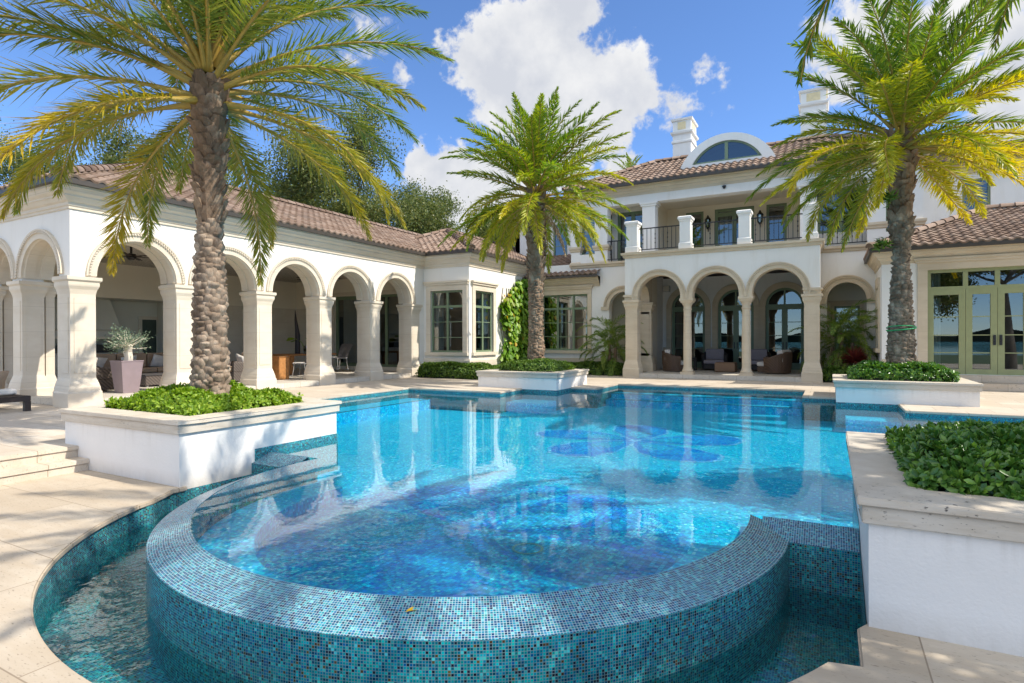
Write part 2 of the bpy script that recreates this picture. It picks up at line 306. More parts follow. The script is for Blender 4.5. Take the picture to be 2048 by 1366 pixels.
M['bark3'] = bark('grey_palm_bark', (.08, .056, .037), (.26, .20, .14), (.50, .43, .33)); M['oakbark'] = bark('oak_bark', (.10, .085, .07), (.22, .19, .16), (.36, .32, .28), 3)
M['wood'] = plain('teak', (.42, .19, .06), .5, var=.25, scale=9); M['dkwood'] = plain('dark_wood', (.035, .02, .014), .5, var=.2)
M['wick1'] = wicker('grey_wicker', (.11, .085, .07)); M['wick2'] = wicker('brown_wicker', (.13, .075, .045)); M['wick3'] = wicker('tan_wicker', (.30, .17, .09)); M['wick4'] = wicker('black_wicker', (.03, .025, .025))
M['cush'] = plain('taupe_cushion', (.36, .255, .17), .9, var=.07); M['cush2'] = plain('mauve_cushion', (.30, .26, .28), .9, var=.07); M['cushw'] = plain('white_cushion', (.62, .58, .53), .9, var=.07)
M['pot'] = plain('mauve_pot', (.26, .20, .21), .35, var=.06); M['sling'] = plain('charcoal_sling', (.06, .055, .055), .7); M['alu'] = plain('light_metal', (.45, .42, .38), .4, var=.05)
M['yellow'] = plain('yellow_leaf', (.75, .45, .02), .6); M['stringg'] = plain('green_string', (.02, .30, .10), .6); M['boards'] = plain('ceiling_boards', (.80, .73, .61), .7, var=.04)
M['amber'] = plain('chimney_opening', (.72, .60, .36), .8)
# ------------------------------------------------------------------ mesh helpers
PI = math.pi
class MB:
    def __init__(s): s.v = []; s.f = []; s.uv = []
    def face(s, pts, uv=None):
        n = len(s.v); s.v.extend([tuple(p) for p in pts]); s.f.append(tuple(range(n, n+len(pts)))); s.uv.append(uv)
    def add(s, vs, fs):
        n = len(s.v); s.v.extend([tuple(p) for p in vs])
        for f in fs: s.f.append(tuple(n+i for i in f)); s.uv.append(None)
    def box(s, F, s0, s1, t0, t1, z0, z1):
        P = [F.p(a, b, c) for c in (z0, z1) for a, b in ((s0, t0), (s1, t0), (s1, t1), (s0, t1))]
        s.add(P, [(3, 2, 1, 0), (4, 5, 6, 7), (0, 1, 5, 4), (1, 2, 6, 5), (2, 3, 7, 6), (3, 0, 4, 7)])
    def loft(s, F, s0, s1, t0, t1, prof, caps=True):
        rings = []
        for o, z in prof: rings.append([F.p(s0-o, t0-o, z), F.p(s1+o, t0-o, z), F.p(s1+o, t1+o, z), F.p(s0-o, t1+o, z)])
        s.rings(rings, caps)
    def rings(s, rings, caps=True, closed=True):
        n = len(rings[0]); vs = [p for r in rings for p in r]; fs = []
        for i in range(len(rings)-1):
            for j in range(n if closed else n-1):
                k = (j+1) % n; fs.append((i*n+j, i*n+k, (i+1)*n+k, (i+1)*n+j))
        if caps: fs.append(tuple(range(n-1, -1, -1))); fs.append(tuple(range((len(rings)-1)*n, len(rings)*n)))
        s.add(vs, fs)
    def lathe(s, c, prof, n=20, caps=True):
        s.rings([[(c[0]+r*math.cos(2*PI*j/n), c[1]+r*math.sin(2*PI*j/n), c[2]+z) for j in range(n)] for r, z in prof], caps)
    def tube(s, pts, rad, n=6, caps=True):
        pts = [Vector(p) for p in pts]; rings = []
        if isinstance(rad, (int, float)): rad = [rad]*len(pts)
        up = Vector((0, 0, 1)); prev = None
        for i, p in enumerate(pts):
            t = (pts[min(i+1, len(pts)-1)] - pts[max(i-1, 0)]).normalized()
            a = t.cross(up if abs(t.z) < .95 else Vector((1, 0, 0))) if prev is None else prev - t*prev.dot(t)
            a.normalize(); b = t.cross(a); prev = a
            rings.append([p + (a*math.cos(2*PI*j/n) + b*math.sin(2*PI*j/n))*rad[i] for j in range(n)])
        s.rings(rings, caps)
    def build(s, name, m, parent=None, smooth=False, recalc=True, bev=0):
        me = bpy.data.meshes.new(name); me.from_pydata(s.v, [], s.f)
        if any(u is not None for u in s.uv):
            lay = me.uv_layers.new(name='UVMap'); k = 0; flat = []
            for f, u in zip(s.f, s.uv):
                for i in range(len(f)): flat += list(u[i]) if u is not None else [0, 0]
            lay.data.foreach_set('uv', flat)
        if recalc:
            b = bmesh.new(); b.from_mesh(me); bmesh.ops.remove_doubles(b, verts=b.verts, dist=1e-5); bmesh.ops.recalc_face_normals(b, faces=b.faces)
            if bev: bmesh.ops.bevel(b, geom=[e for e in b.edges if len(e.link_faces) == 2 and e.calc_face_angle(0) > .6], offset=bev, segments=2, affect='EDGES', clamp_overlap=True)
            b.to_mesh(me); b.free()
        return link(name, me, m, parent, smooth)
def link(name, me, m, parent=None, smooth=False):
    if m is not None: me.materials.append(m)
    if smooth: me.polygons.foreach_set('use_smooth', [True]*len(me.polygons))
    o = bpy.data.objects.new(name, me); C.objects.link(o)
    if parent is not None: par(o, parent)
    return o
def par(o, p):
    o.parent = p
    if p.type == 'EMPTY': o.matrix_parent_inverse = (Matrix.Translation(p.location) @ p.rotation_euler.to_matrix().to_4x4()).inverted()
def tag(o, label=None, cat=None, group=None, kind=None):
    for k, v in (('label', label), ('category', cat), ('group', group), ('kind', kind)):
        if v: o[k] = v
    return o
def thing(name, label, cat, loc=(0, 0, 0), group=None):
    o = bpy.data.objects.new(name, None); C.objects.link(o); o.location = loc; o.empty_display_size = .2
    return tag(o, label, cat, group)
def dup(root, loc, rz, label, group=None):
    r = root.copy(); C.objects.link(r); r.location = loc; r.rotation_euler = (0, 0, rz); r['label'] = label
    if group: r['group'] = group
    for ch in root.children:
        c = ch.copy(); C.objects.link(c); c.parent = r
        for g in ch.children:
            d = g.copy(); C.objects.link(d); d.parent = c
    return r
class F:
    """facade frame: s runs along the wall, t points out of it, z up"""
    def __init__(s, x, y, S): s.o = (x, y); s.S = S; s.N = (S[1], -S[0])
    def p(s, a, t, z): return (s.o[0]+s.S[0]*a+s.N[0]*t, s.o[1]+s.S[1]*a+s.N[1]*t, z)
W0 = F(0, 0, (1, 0))                       # for plain axis-aligned boxes: p(x, -y, z)
def abox(mb, x0, x1, y0, y1, z0, z1): mb.box(W0, x0, x1, -y1, -y0, z0, z1)
def sweep(mb, path, prof, closed=False):
    n = len(path); rings = []
    for i, p in enumerate(path):
        def nrm(a, b):
            d = Vector((b[0]-a[0], b[1]-a[1])).normalized(); return Vector((d.y, -d.x))
        a = nrm(path[i-1], p) if (i > 0 or closed) else None
        b = nrm(p, path[(i+1) % n]) if (i < n-1 or closed) else None
        if a is None: o = b
        elif b is None: o = a
        else: o = (a+b)/(1+a.dot(b))
        rings.append([(p[0]+o.x*t, p[1]+o.y*t, z) for t, z in prof])
    if closed: rings.append(rings[0])
    mb.rings(rings, caps=False, closed=True)
def arcpts(sc, zs, r, n=24, a0=0, a1=PI): return [(sc+r*math.cos(a1+(a0-a1)*i/n), zs+r*math.sin(a1+(a0-a1)*i/n)) for i in range(n+1)]
def wall(mb, f, s0, s1, z0, z1, th, ops=(), t=0.0, reveal=None):
    """wall slab with openings (s0,s1,zb,zt,arched); front face at t, back at t-th"""
    def both(pts):
        mb.face([f.p(a, t, z) for a, z in pts]); mb.face([f.p(a, t-th, z) for a, z in reversed(pts)])
    def rev(pts):
        for (a, z), (b, y) in zip(pts[:-1], pts[1:]): mb.face([f.p(a, t, z), f.p(b, t, y), f.p(b, t-th, y), f.p(a, t-th, z)])
    cur = s0
    for (a, b, zb, zt, arch) in sorted(ops):
        if a > cur: both([(cur, z0), (a, z0), (a, z1), (cur, z1)])
        if zb > z0: both([(a, z0), (b, z0), (b, zb), (a, zb)]); rev([(a, zb), (b, zb)])
        if arch:
            r = (b-a)/2; zs = zt-r; pts = arcpts((a+b)/2, zs, r)
            for p, q in zip(pts[:-1], pts[1:]): both([p, q, (q[0], z1), (p[0], z1)])
            rev([(a, max(zb, z0))]+pts+[(b, max(zb, z0))])
        else:
            if zt < z1: both([(a, zt), (b, zt), (b, z1), (a, z1)])
            rev([(a, max(zb, z0)), (a, zt), (b, zt), (b, max(zb, z0))])
        cur = b
    if cur < s1: both([(cur, z0), (s1, z0), (s1, z1), (cur, z1)])
    mb.face([f.p(s0, t, z0), f.p(s0, t-th, z0), f.p(s0, t-th, z1), f.p(s0, t, z1)]); mb.face([f.p(s1, t, z0), f.p(s1, t-th, z0), f.p(s1, t-th, z1), f.p(s1, t, z1)])
    mb.face([f.p(s0, t, z1), f.p(s1, t, z1), f.p(s1, t-th, z1), f.p(s0, t-th, z1)])
def archband(mb, f, sc, zs, prof, stilt=0, n=28):
    """moulding swept round an arch; prof = closed list of (radius, t)"""
    rings = []
    ang = [PI - PI*i/n for i in range(n+1)]
    if stilt: rings.append([f.p(sc-r, t, zs-stilt) for r, t in prof])
    for a in ang: rings.append([f.p(sc+r*math.cos(a), t, zs+r*math.sin(a)) for r, t in prof])
    if stilt: rings.append([f.p(sc+r, t, zs-stilt) for r, t in prof])
    mb.rings(rings, caps=True, closed=True)
def trim(f, sc, zs, r0, r1, parent, m, depth=.05, stilt=0, name='arch_trim', bead=True, n=28):
    mb = MB(); w = r1-r0
    archband(mb, f, sc, zs, [(r0-.012, -.05), (r0-.012, depth*.55), (r0+w*.52, depth*.55), (r0+w*.56, depth*.8), (r0+w*.78, depth*.8), (r0+w*.82, depth*1.3), (r1, depth*1.3), (r1, -.05)], stilt, n)
    if bead:
        rb = r0+w*.67; nb = int(PI*rb/.062)
        for i in range(nb):
            a = PI*(i+.5)/nb; c = Vector(f.p(sc+rb*math.cos(a), depth*.8, zs+rb*math.sin(a)))
            ta = Vector(f.p(-math.sin(a), 0, math.cos(a))) - Vector(f.p(0, 0, 0)); ra = Vector(f.p(math.cos(a), 0, math.sin(a))) - Vector(f.p(0, 0, 0)); na = Vector((f.N[0], f.N[1], 0))
            sk = ta*.012
            P = []
            for d in (0, .026):
                for u, v in ((-.019, -w*.1), (.019, -w*.1), (.019, w*.1), (-.019, w*.1)): P.append(c + ta*u + ra*v + na*d + sk*(1 if v > 0 else -1))
            mb.add(P, [(4, 5, 6, 7), (0, 1, 5, 4), (1, 2, 6, 5), (2, 3, 7, 6), (3, 0, 4, 7)])
    return mb.build(name, m, parent)
PILLAR = [(.085, 0), (.085, .30), (.078, .315), (.068, .33), (.06, .40), (.035, .50), (.004, .60), (0, .62), (0, 2.40), (.004, 2.42), (.02, 2.50), (.05, 2.57), (.055, 2.60), (.055, 2.66), (.085, 2.69), (.09, 2.70), (.09, 2.77)]
def pillar(f, s0, s1, t0, t1, parent, m, ztop=2.77, zb=0, name='pillar', inner=None):
    mb = MB(); k = (ztop-zb)/2.77
    mb.loft(f, s0, s1, t0, t1, [(o, zb+z*k if z < 1 else ztop-(2.77-z)) for o, z in PILLAR])
    # raised corner panels on the faces
    for a, b, c, d in ((s0+.07, s1-.07, t1-.01, t1+.012), (s0+.07, s1-.07, t0-.012, t0+.01), (s0-.012, s0+.01, t0+.07, t1-.07), (s1-.01, s1+.012, t0+.07, t1-.07)):
        mb.box(f, a, b, c, d, zb+.72*k, ztop-.45)
    if inner is not None:
        mb.loft(f, s0+.06, s1-.06, inner, t0-.05, [(o*.8, zb+z*k if z < 1 else ztop-(2.77-z)) for o, z in PILLAR])
    return mb.build(name, m, parent)

def tile_slope(mb, e0, u, vup, width, length, clips, pitch=.255, course=.31, amp=.042, seg=8):
    """barrel tiles: wave along the eave, stepped courses up the slope; clips = [(point, normal)] keep the positive side"""
    e0 = Vector(e0); u = Vector(u); vup = Vector(vup); nrm = u.cross(vup).normalized()
    if nrm.z < 0: nrm = -nrm
    nu = max(2, int(width/pitch*seg)+1); nr = int(length/course)+1
    us = [i*pitch/seg for i in range(nu+1)]
    prof = []
    for x in us:
        ph = (x/pitch) % 1.0
        prof.append(amp*(math.sin(PI*min(1, ph/.62)) if ph < .62 else -.32*math.sin(PI*(ph-.62)/.38)))
    b = bmesh.new(); uvl = b.loops.layers.uv.new('UVMap'); prev = None
    for r in range(nr):
        rows = []
        for k, (v, lift) in enumerate(((r*course, .030), ((r+1)*course, 0.0))):
            rows.append([b.verts.new(e0 + u*x + vup*v + nrm*(h + lift)) for x, h in zip(us, prof)])
        for A, B, step in ((rows[0], rows[1], False), (prev, rows[0], True)):
            if A is None: continue
            for i in range(len(us)-1):
                fc = b.faces.new((A[i], A[i+1], B[i+1], B[i])); fc.smooth = not step
                for lp in fc.loops: lp[uvl].uv = (math.floor(us[i]/pitch+.001)+.5, r+.5)
        prev = rows[1]
        if r == 0:      # thickness at the eave
            low = [b.verts.new(e0 + u*x + nrm*(h - .02)) for x, h in zip(us, prof)]
            for i in range(len(us)-1):
                fc = b.faces.new((low[i], low[i+1], rows[0][i+1], rows[0][i]))
                for lp in fc.loops: lp[uvl].uv = (math.floor(us[i]/pitch+.001)+.5, .5)
    for co, no in clips:
        bmesh.ops.bisect_plane(b, geom=b.verts[:]+b.edges[:]+b.faces[:], dist=1e-5, plane_co=co, plane_no=no, clear_inner=True)
    vm = {}
    for vt in b.verts: vm[vt] = len(mb.v); mb.v.append(tuple(vt.co))
    for fc in b.faces: mb.f.append(tuple(vm[x] for x in fc.verts)); mb.uv.append([tuple(l[uvl].uv) for l in fc.loops])
    b.free()
def ridge(mb, a, b, r=.115, step=.36):
    a = Vector(a); b = Vector(b); d = (b-a); L = d.length; d.normalize(); side = d.cross(Vector((0, 0, 1))).normalized(); up = side.cross(d)
    n = max(1, int(L/step)); st = L/n
    for i in range(n):
        rr = []
        for k, (v, q) in enumerate(((i*st, r*1.12), ((i+1)*st+.03, r*.9))):
            rr.append([a + d*v + side*math.cos(PI*j/8)*q + up*(math.sin(PI*j/8)*q - .02) for j in range(9)])
        vs = rr[0]+rr[1]; n0 = len(mb.v); mb.v.extend([tuple(p) for p in vs])
        for j in range(8): mb.f.append((n0+j, n0+j+1, n0+10+j, n0+9+j)); mb.uv.append([(i+.5, 77.5)]*4)
        mb.f.append(tuple(n0+j for j in range(9))); mb.uv.append([(i+.5, 77.5)]*9)
def hip_roof(parent, x0, x1, y0, y1, z, pitch, faces='SE', run=None, hips=True, name='roof'):
    hw = min(x1-x0, y1-y0)/2; run = run or hw; sl = math.sqrt(1+pitch*pitch); mb = MB()
    cS, sS = 1/sl, pitch/sl; LEN = run*sl
    long_y = (y1-y0) > (x1-x0)
    def top(no): return [(Vector((0, 0, z+pitch*run)), Vector((0, 0, -1)))]
    if 'S' in faces: tile_slope(mb, (x0, y0, z), (1, 0, 0), (0, cS, sS), x1-x0, LEN+.3, [((x0, y0, z), (1, -1, 0)), ((x1, y0, z), (-1, -1, 0))]+top(0))
    if 'E' in faces: tile_slope(mb, (x1, y0, z), (0, 1, 0), (-cS, 0, sS), y1-y0, LEN+.3, [((x1, y0, z), (1, 1, 0)), ((x1, y1, z), (1, -1, 0))]+top(0))
    if 'W' in faces: tile_slope(mb, (x0, y1, z), (0, -1, 0), (cS, 0, sS), y1-y0, LEN+.3, [((x0, y0, z), (-1, 1, 0)), ((x0, y1, z), (-1, -1, 0))]+top(0))
    if 'N' in faces: tile_slope(mb, (x1, y1, z), (-1, 0, 0), (0, -cS, sS), x1-x0, LEN+.3, [((x0, y1, z), (1, 1, 0)), ((x1, y1, z), (-1, 1, 0))]+top(0))
    ro = mb.build(name, M['tile'], parent, recalc=False)
    zt = z+pitch*run+.05; rb = MB()
    if hips:
        ridge(rb, (x0, y0, z+.05), (x0+run, y0+run, zt)); ridge(rb, (x1, y0, z+.05), (x1-run, y0+run, zt))
        if long_y: ridge(rb, ((x0+x1)/2, y0+run, zt), ((x0+x1)/2, y1-run, zt))
        else: ridge(rb, (x0+run, (y0+y1)/2, zt), (x1-run, (y0+y1)/2, zt))
        rb.build('ridge_cap', M['tile'], ro, smooth=True, recalc=False)
    gb = MB()   # gutter board under the eave
    for a in faces:
        if a == 'S': gb.box(W0, x0+.02, x1-.02, -y0-.12, -y0-.01, z-.11, z+.02)
        if a == 'E': abox(gb, x1-.12, x1-.011, y0+.12, y1, z-.111, z+.019)
        if a == 'W': abox(gb, x0+.011, x0+.12, y0+.12, y1, z-.111, z+.019)
    if gb.v: gb.build('gutter', M['gutter'], parent)
    return ro
CORN = [(0, -.52), (.03, -.52), (.03, -.47), (.055, -.45), (.055, -.39), (.10, -.36), (.15, -.29), (.17, -.285), (.17, -.25), (.24, -.20), (.28, -.12), (.30, -.115), (.30, -.06), (.355, -.05), (.375, 0), (0, 0)]
def cornice(parent, path, ztop, m, sc=1.0, name='cornice'):
    mb = MB(); sweep(mb, path, [(t*sc, ztop+z*sc) for t, z in CORN]); return mb.build(name, m, parent)
def window(parent, f, s0, s1, z0, z1, t, vs=(), hs=(), mv=(), mh=(), m='green', bar=.07, room=1.5, curtain=None, name='window', glass='glass', roommat='interior'):
    mb = MB(); d = .07
    for a, b in ((s0, s0+bar), (s1-bar, s1)): mb.box(f, a, b, t-d, t, z0, z1)
    mb.box(f, s0+bar, s1-bar, t-d, t, z0, z0+bar); mb.box(f, s0+bar, s1-bar, t-d, t, z1-bar, z1)
    for v in vs: mb.box(f, v-bar*.65, v+bar*.65, t-d+.004, t+.006, z0+bar, z1-bar)
    for h in hs: mb.box(f, s0+bar, s1-bar, t-d+.008, t-.004, h-bar*.65, h+bar*.65)
    for v in mv: mb.box(f, v-.015, v+.015, t-.05, t-.012, z0+bar, z1-bar)
    for h in mh: mb.box(f, s0+bar, s1-bar, t-.046, t-.014, h-.013, h+.013)
    w = mb.build(name, M[m], parent)
    g = MB(); g.face([f.p(s0+.01, t-.035, z0+.01), f.p(s1-.01, t-.035, z0+.01), f.p(s1-.01, t-.035, z1-.01), f.p(s0+.01, t-.035, z1-.01)]); g.build('pane', M[glass], w)
    if room:
        r = MB(); a, b, c, e = s0-.25, s1+.25, t-.1, t-room
        q = [[(a, c), (a, e)], [(a, e), (b, e)], [(b, e), (b, c)]]
        for (p1, p2) in q: r.face([f.p(*p1, z0-.2), f.p(*p2, z0-.2), f.p(*p2, z1+.1), f.p(*p1, z1+.1)])
        r.face([f.p(a, c, z0-.2), f.p(b, c, z0-.2), f.p(b, e, z0-.2), f.p(a, e, z0-.2)]); r.face([f.p(a, c, z1+.1), f.p(b, c, z1+.1), f.p(b, e, z1+.1), f.p(a, e, z1+.1)])
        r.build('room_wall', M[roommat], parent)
    for (a, b) in (curtain or ()):
        c = MB(); n = max(6, int((b-a)/.025)); rr = [[f.p(a+(b-a)*i/n, t-.22+.04*math.sin(i*1.5), z) for i in range(n+1)] for z in (z0+.02, z1-.04)]
        c.rings(rr, caps=False, closed=False); c.build('curtain', M['curtain'], parent, smooth=True, recalc=False)
    return w
def surround(parent, f, s0, s1, z0, z1, m, w=.2, head=.28, t=.045, sill=True, name='window_surround'):
    mb = MB(); mb.box(f, s0-w, s0, -.02, t, z0, z1); mb.box(f, s1, s1+w, -.02, t, z0, z1); mb.box(f, s0-w-.003, s1+w+.003, -.02, t+.004, z1, z1+head*.6)
    mb.box(f, s0-w-.05, s1+w+.05, -.02, t+.05, z1+head*.6, z1+head*.82); mb.box(f, s0-w-.09, s1+w+.09, -.02, t+.09, z1+head*.82, z1+head)
    if sill: mb.box(f, s0-w-.04, s1+w+.04, -.02, t+.05, z0-.12, z0)
    return mb.build(name, m, parent)

# ------------------------------------------------------------------ ground, decks, pool, water
RC = (-3.165, 5.09); R_IN, R_OUT, R_DK = 2.58, 2.88, 3.553
ZW, ZB, ZF = -.10, -.545, -.58
def arc(r, a0, a1, n): return [(RC[0]+r*math.cos(R_(a0+(a1-a0)*i/n)), RC[1]+r*math.sin(R_(a0+(a1-a0)*i/n))) for i in range(n+1)]
def sheet(name, poly, z, m, th=.055, kind='structure', edge=None, bev=.012):
    mb = MB(); n = len(poly); mb.add([(x, y, z) for x, y in poly]+[(x, y, z-th) for x, y in poly], [tuple(range(n)), tuple(range(2*n-1, n-1, -1))]+[(i, (i+1) % n, n+(i+1) % n, n+i) for i in range(n)])
    o = mb.build(name, m, bev=bev); tag(o, kind=kind); return o
def rects(name, rs, z, m, th=.055):
    mb = MB()
    for x0, x1, y0, y1 in rs: abox(mb, x0, x1, y0, y1, z-th, z)
    o = mb.build(name, m); return tag(o, kind='structure')
mb = MB(); mb.face([(-500, -60, -1.6), (500, -60, -1.6), (500, 500, -1.6), (-500, 500, -1.6)]); tag(mb.build('ground', M['grass'], recalc=False), kind='structure')
mb = MB(); mb.face([(-1500, -1500, -1.9), (1500, -1500, -1.9), (1500, -40, -1.9), (-1500, -40, -1.9)]); tag(mb.build('lake', M['lake'], recalc=False), kind='structure')
mb = MB(); pp = [(-900+30*i, -700+40*math.sin(i*.7), 6+5*math.sin(i*1.3)+3*math.sin(i*2.9)) for i in range(61)]
mb.rings([[(x, y, -2) for x, y, h in pp], [(x, y, h) for x, y, h in pp], [(x, y-60, h*.7) for x, y, h in pp]], caps=False, closed=False)
tag(mb.build('far_shore', M['hull']), kind='structure')
rects('lawn', [(-60, 60, -40, -8)], -.42, M['grass'], 1.3)
OV = .03    # coping overhang over the pool wall
# one polygon for the upper deck north of the pool and around it, one for the side decks
north = [(-30, 6.6), (-10.9, 6.6), (-10.9, 13.7), (-7.8, 13.7), (-7.8, 15.0), (-7.8, 16.0), (-5.9, 16.0), (-5.9, 17.9), (-.6, 17.9), (-.6, 16.0), (1.29, 16.0), (1.29, 13.7), (4.4, 13.7), (4.4, 6.7), (30, 6.7), (30, 60), (-30, 60)]
sheet('pool_deck', north, 0, M['deck'])
sheet('terrace', [(-30, -8), (-8.85, -8), (-8.85, 4.14), (-8.85, 6.6), (-30, 6.6)], 0.0, M['deck'], .06)
mb = MB(); abox(mb, -8.89, -8.58, -8, 4.125, -.21, -.15); abox(mb, -8.62, -8.60, -8, 4.124, -.31, -.21); abox(mb, -8.90, -8.87, -8, 4.123, -.20, -.06)
tag(mb.build('terrace_steps', M['deck'], bev=.008), kind='structure')
a_l = math.degrees(math.atan2(3.5-RC[1], -6.34-RC[0])) % 360; a_r = math.degrees(math.atan2(3.5-RC[1], 0.0-RC[0])) % 360
low = [(-9, 4.2), (-6.60, 4.2), (-6.60, 4.03), (-6.36, 3.66)] + arc(R_DK-OV, a_l, a_r, 72) + [(.14, 3.54), (.14, 4.0), (.25, 4.2), (12, 4.2), (12, -8), (-9, -8)]
sheet('lower_deck', low, -.30, M['deck2'], .055)
def mwall(mb, pts, z0, z1, flip=False, u0=0):
    u = u0
    for (a, b) in zip(pts[:-1], pts[1:]):
        l = math.hypot(b[0]-a[0], b[1]-a[1]); q = [(a[0], a[1], z0), (b[0], b[1], z0), (b[0], b[1], z1), (a[0], a[1], z1)]; uv = [(u, z0), (u+l, z0), (u+l, z1), (u, z1)]
        mb.face(q, uv); u += l
def flat(mb, poly, z): mb.face([(x, y, z) for x, y in poly], [(x, y) for x, y in poly])
# pool shell
pool_n = [(-6.63, 5.37), (-6.63, 6.6), (-10.9, 6.6), (-10.9, 13.7), (-7.8, 13.7), (-7.8, 14.98), (-6.72, 14.98), (-6.72, 16.0), (-5.9, 16.0), (-5.9, 17.9), (-.6, 17.9), (-.6, 16.0), (.12, 16.0), (.12, 15.05), (1.29, 15.05), (1.29, 13.7), (4.4, 13.7), (4.4, 6.7), (.2, 6.7), (.2, 5.37)]
water_poly = pool_n[::-1] + arc(R_IN+.005, 174, 366, 90)
mb = MB(); flat(mb, pool_n[::-1]+arc(R_IN+.2, 174, 366, 60), ZF); tag(mb.build('pool_floor', M['poolfloor'], recalc=False), kind='structure')
mb = MB(); mwall(mb, pool_n, ZF-.02, -.052); ps = tag(mb.build('pool_wall', M['mos'], recalc=False), kind='structure')
mb = MB()   # submerged benches and the swim-out steps: same mosaic with a dark nosing line
for (x0, x1, y0, y1, z) in ((-10.89, -10.1, 6.7, 13.69, -.30), (-10.1, -9.5, 6.7, 9.5, -.40), (-7.79, -6.73, 14.0, 14.97, -.30), (-5.89, -.61, 17.2, 17.89, -.25), (-5.89, -.61, 16.7, 17.2, -.38), (.3, 1.28, 14.2, 15.04, -.3)):
    mb.face([(x0, y0, z), (x1, y0, z), (x1, y1, z), (x0, y1, z)], [(x0, y0), (x1, y0), (x1, y1), (x0, y1)])
    mwall(mb, [(x0, y0), (x1, y0), (x1, y1)], ZF, z); mwall(mb, [(x0, y1), (x0, y0)], ZF, z)
tag(mb.build('pool_step', M['poolfloor'], recalc=False), kind='structure')
mb = MB()
for (x0, x1, y, z) in ((-5.89, -.61, 17.2, -.245), (-5.89, -.61, 16.7, -.375)): abox(mb, x0, x1, y, y+.05, z, z+.003)
for (x, y0, y1, z) in ((-10.15, 6.7, 13.69, -.296), (-9.55, 6.7, 9.5, -.396)): abox(mb, x, x+.05, y0, y1, z, z+.003)
abox(mb, -10.1, -9.5, 9.45, 9.5, -.396, -.393);
tag(mb.build('step_nosing', M['hull']), kind='structure')
mb = MB()   # curved spa bench
pi_, po_ = arc(2.1, 174, 366, 80), arc(R_IN-.001, 174, 366, 80)
for i in range(80): mb.face([(*pi_[i], -.40), (*pi_[i+1], -.40), (*po_[i+1], -.40), (*po_[i], -.40)], [pi_[i], pi_[i+1], po_[i+1], po_[i]])
mwall(mb, pi_, ZF, -.40); tag(mb.build('spa_bench', M['poolfloor'], recalc=False), kind='structure')
mb = MB(); mb.face([(x, y, ZW) for x, y in water_poly]); tag(mb.build('pool_water', M['water'], recalc=False), kind='structure')
# catch basin
mb = MB(); bas = [(-6.63, 5.2), (-6.63, 3.98), (-6.36, 3.66)] + arc(R_DK, a_l, a_r, 90) + [(.17, 3.54), (.17, 3.99), (.2, 4.02), (.2, 5.2)]
mwall(mb, bas, -1.15, -.352); tag(mb.build('basin_wall', M['mos'], recalc=False), kind='structure')
mb = MB(); flat(mb, bas, -.80); tag(mb.build('basin_floor', M['mos'], recalc=False), kind='structure')
mb = MB(); mb.face([(x, y, ZB) for x, y in bas]); tag(mb.build('basin_water', M['water2'], recalc=False), kind='structure')

# vanishing edge: curved mosaic wall with sloping top and two straight weirs
vedge = thing('infinity_edge_wall', 'curved blue mosaic infinity edge wall around the near end of the pool', 'pool wall', (RC[0], RC[1]-2.7, -1.0))
def ring_face(mb, ra, za, rb, zb, a0, a1, n, v0):
    A, B = arc(ra, a0, a1, n), arc(rb, a0, a1, n); rm = (ra+rb)/2; w = math.hypot(rb-ra, zb-za)
    for i in range(n):
        u0, u1 = R_(a0+(a1-a0)*i/n)*rm, R_(a0+(a1-a0)*(i+1)/n)*rm
        mb.face([(*A[i], za), (*A[i+1], za), (*B[i+1], zb), (*B[i], zb)], [(u0, v0), (u1, v0), (u1, v0+w), (u0, v0+w)])
mb = MB(); ring_face(mb, R_IN, ZW+.004, R_OUT, ZW-.096, 174, 366, 150, 0); mb.build('sloping_top', M['mostop'], vedge, recalc=False)
mb = MB(); ring_face(mb, R_OUT, -1.0, R_OUT, ZW-.096, 174, 366, 150, 0); mb.build('outer_face', M['mos'], vedge, recalc=False)
mb = MB(); ring_face(mb, R_IN, -.6, R_IN, ZW+.004, 174, 366, 120, 0); mb.build('inner_face', M['mos'], vedge, recalc=False)
for x0, x1 in ((-6.63, -5.9), (-.5, .2)):
    mb = MB(); q = [(x0, 5.37, ZW+.002), (x1, 5.37, ZW+.002), (x1, 5.085, ZW-.098), (x0, 5.085, ZW-.098)]; mb.face(q, [(x0, 0), (x1, 0), (x1, .305), (x0, .305)])
    mb.build('weir_top', M['mostop'], vedge, recalc=False)
    mb = MB(); mwall(mb, [(x0, 5.085), (x1, 5.085)], -1.0, ZW-.098); mwall(mb, [(x0, 5.37), (x1, 5.37)], -.6, ZW+.002); mb.build('weir_face', M['mos'], vedge, recalc=False)

mb = MB(); flat(mb, arc(2.095, 0, 360, 72)[:-1], ZF+.003); tag(mb.build('spa_floor', M['deepfloor'], recalc=False), kind='structure')
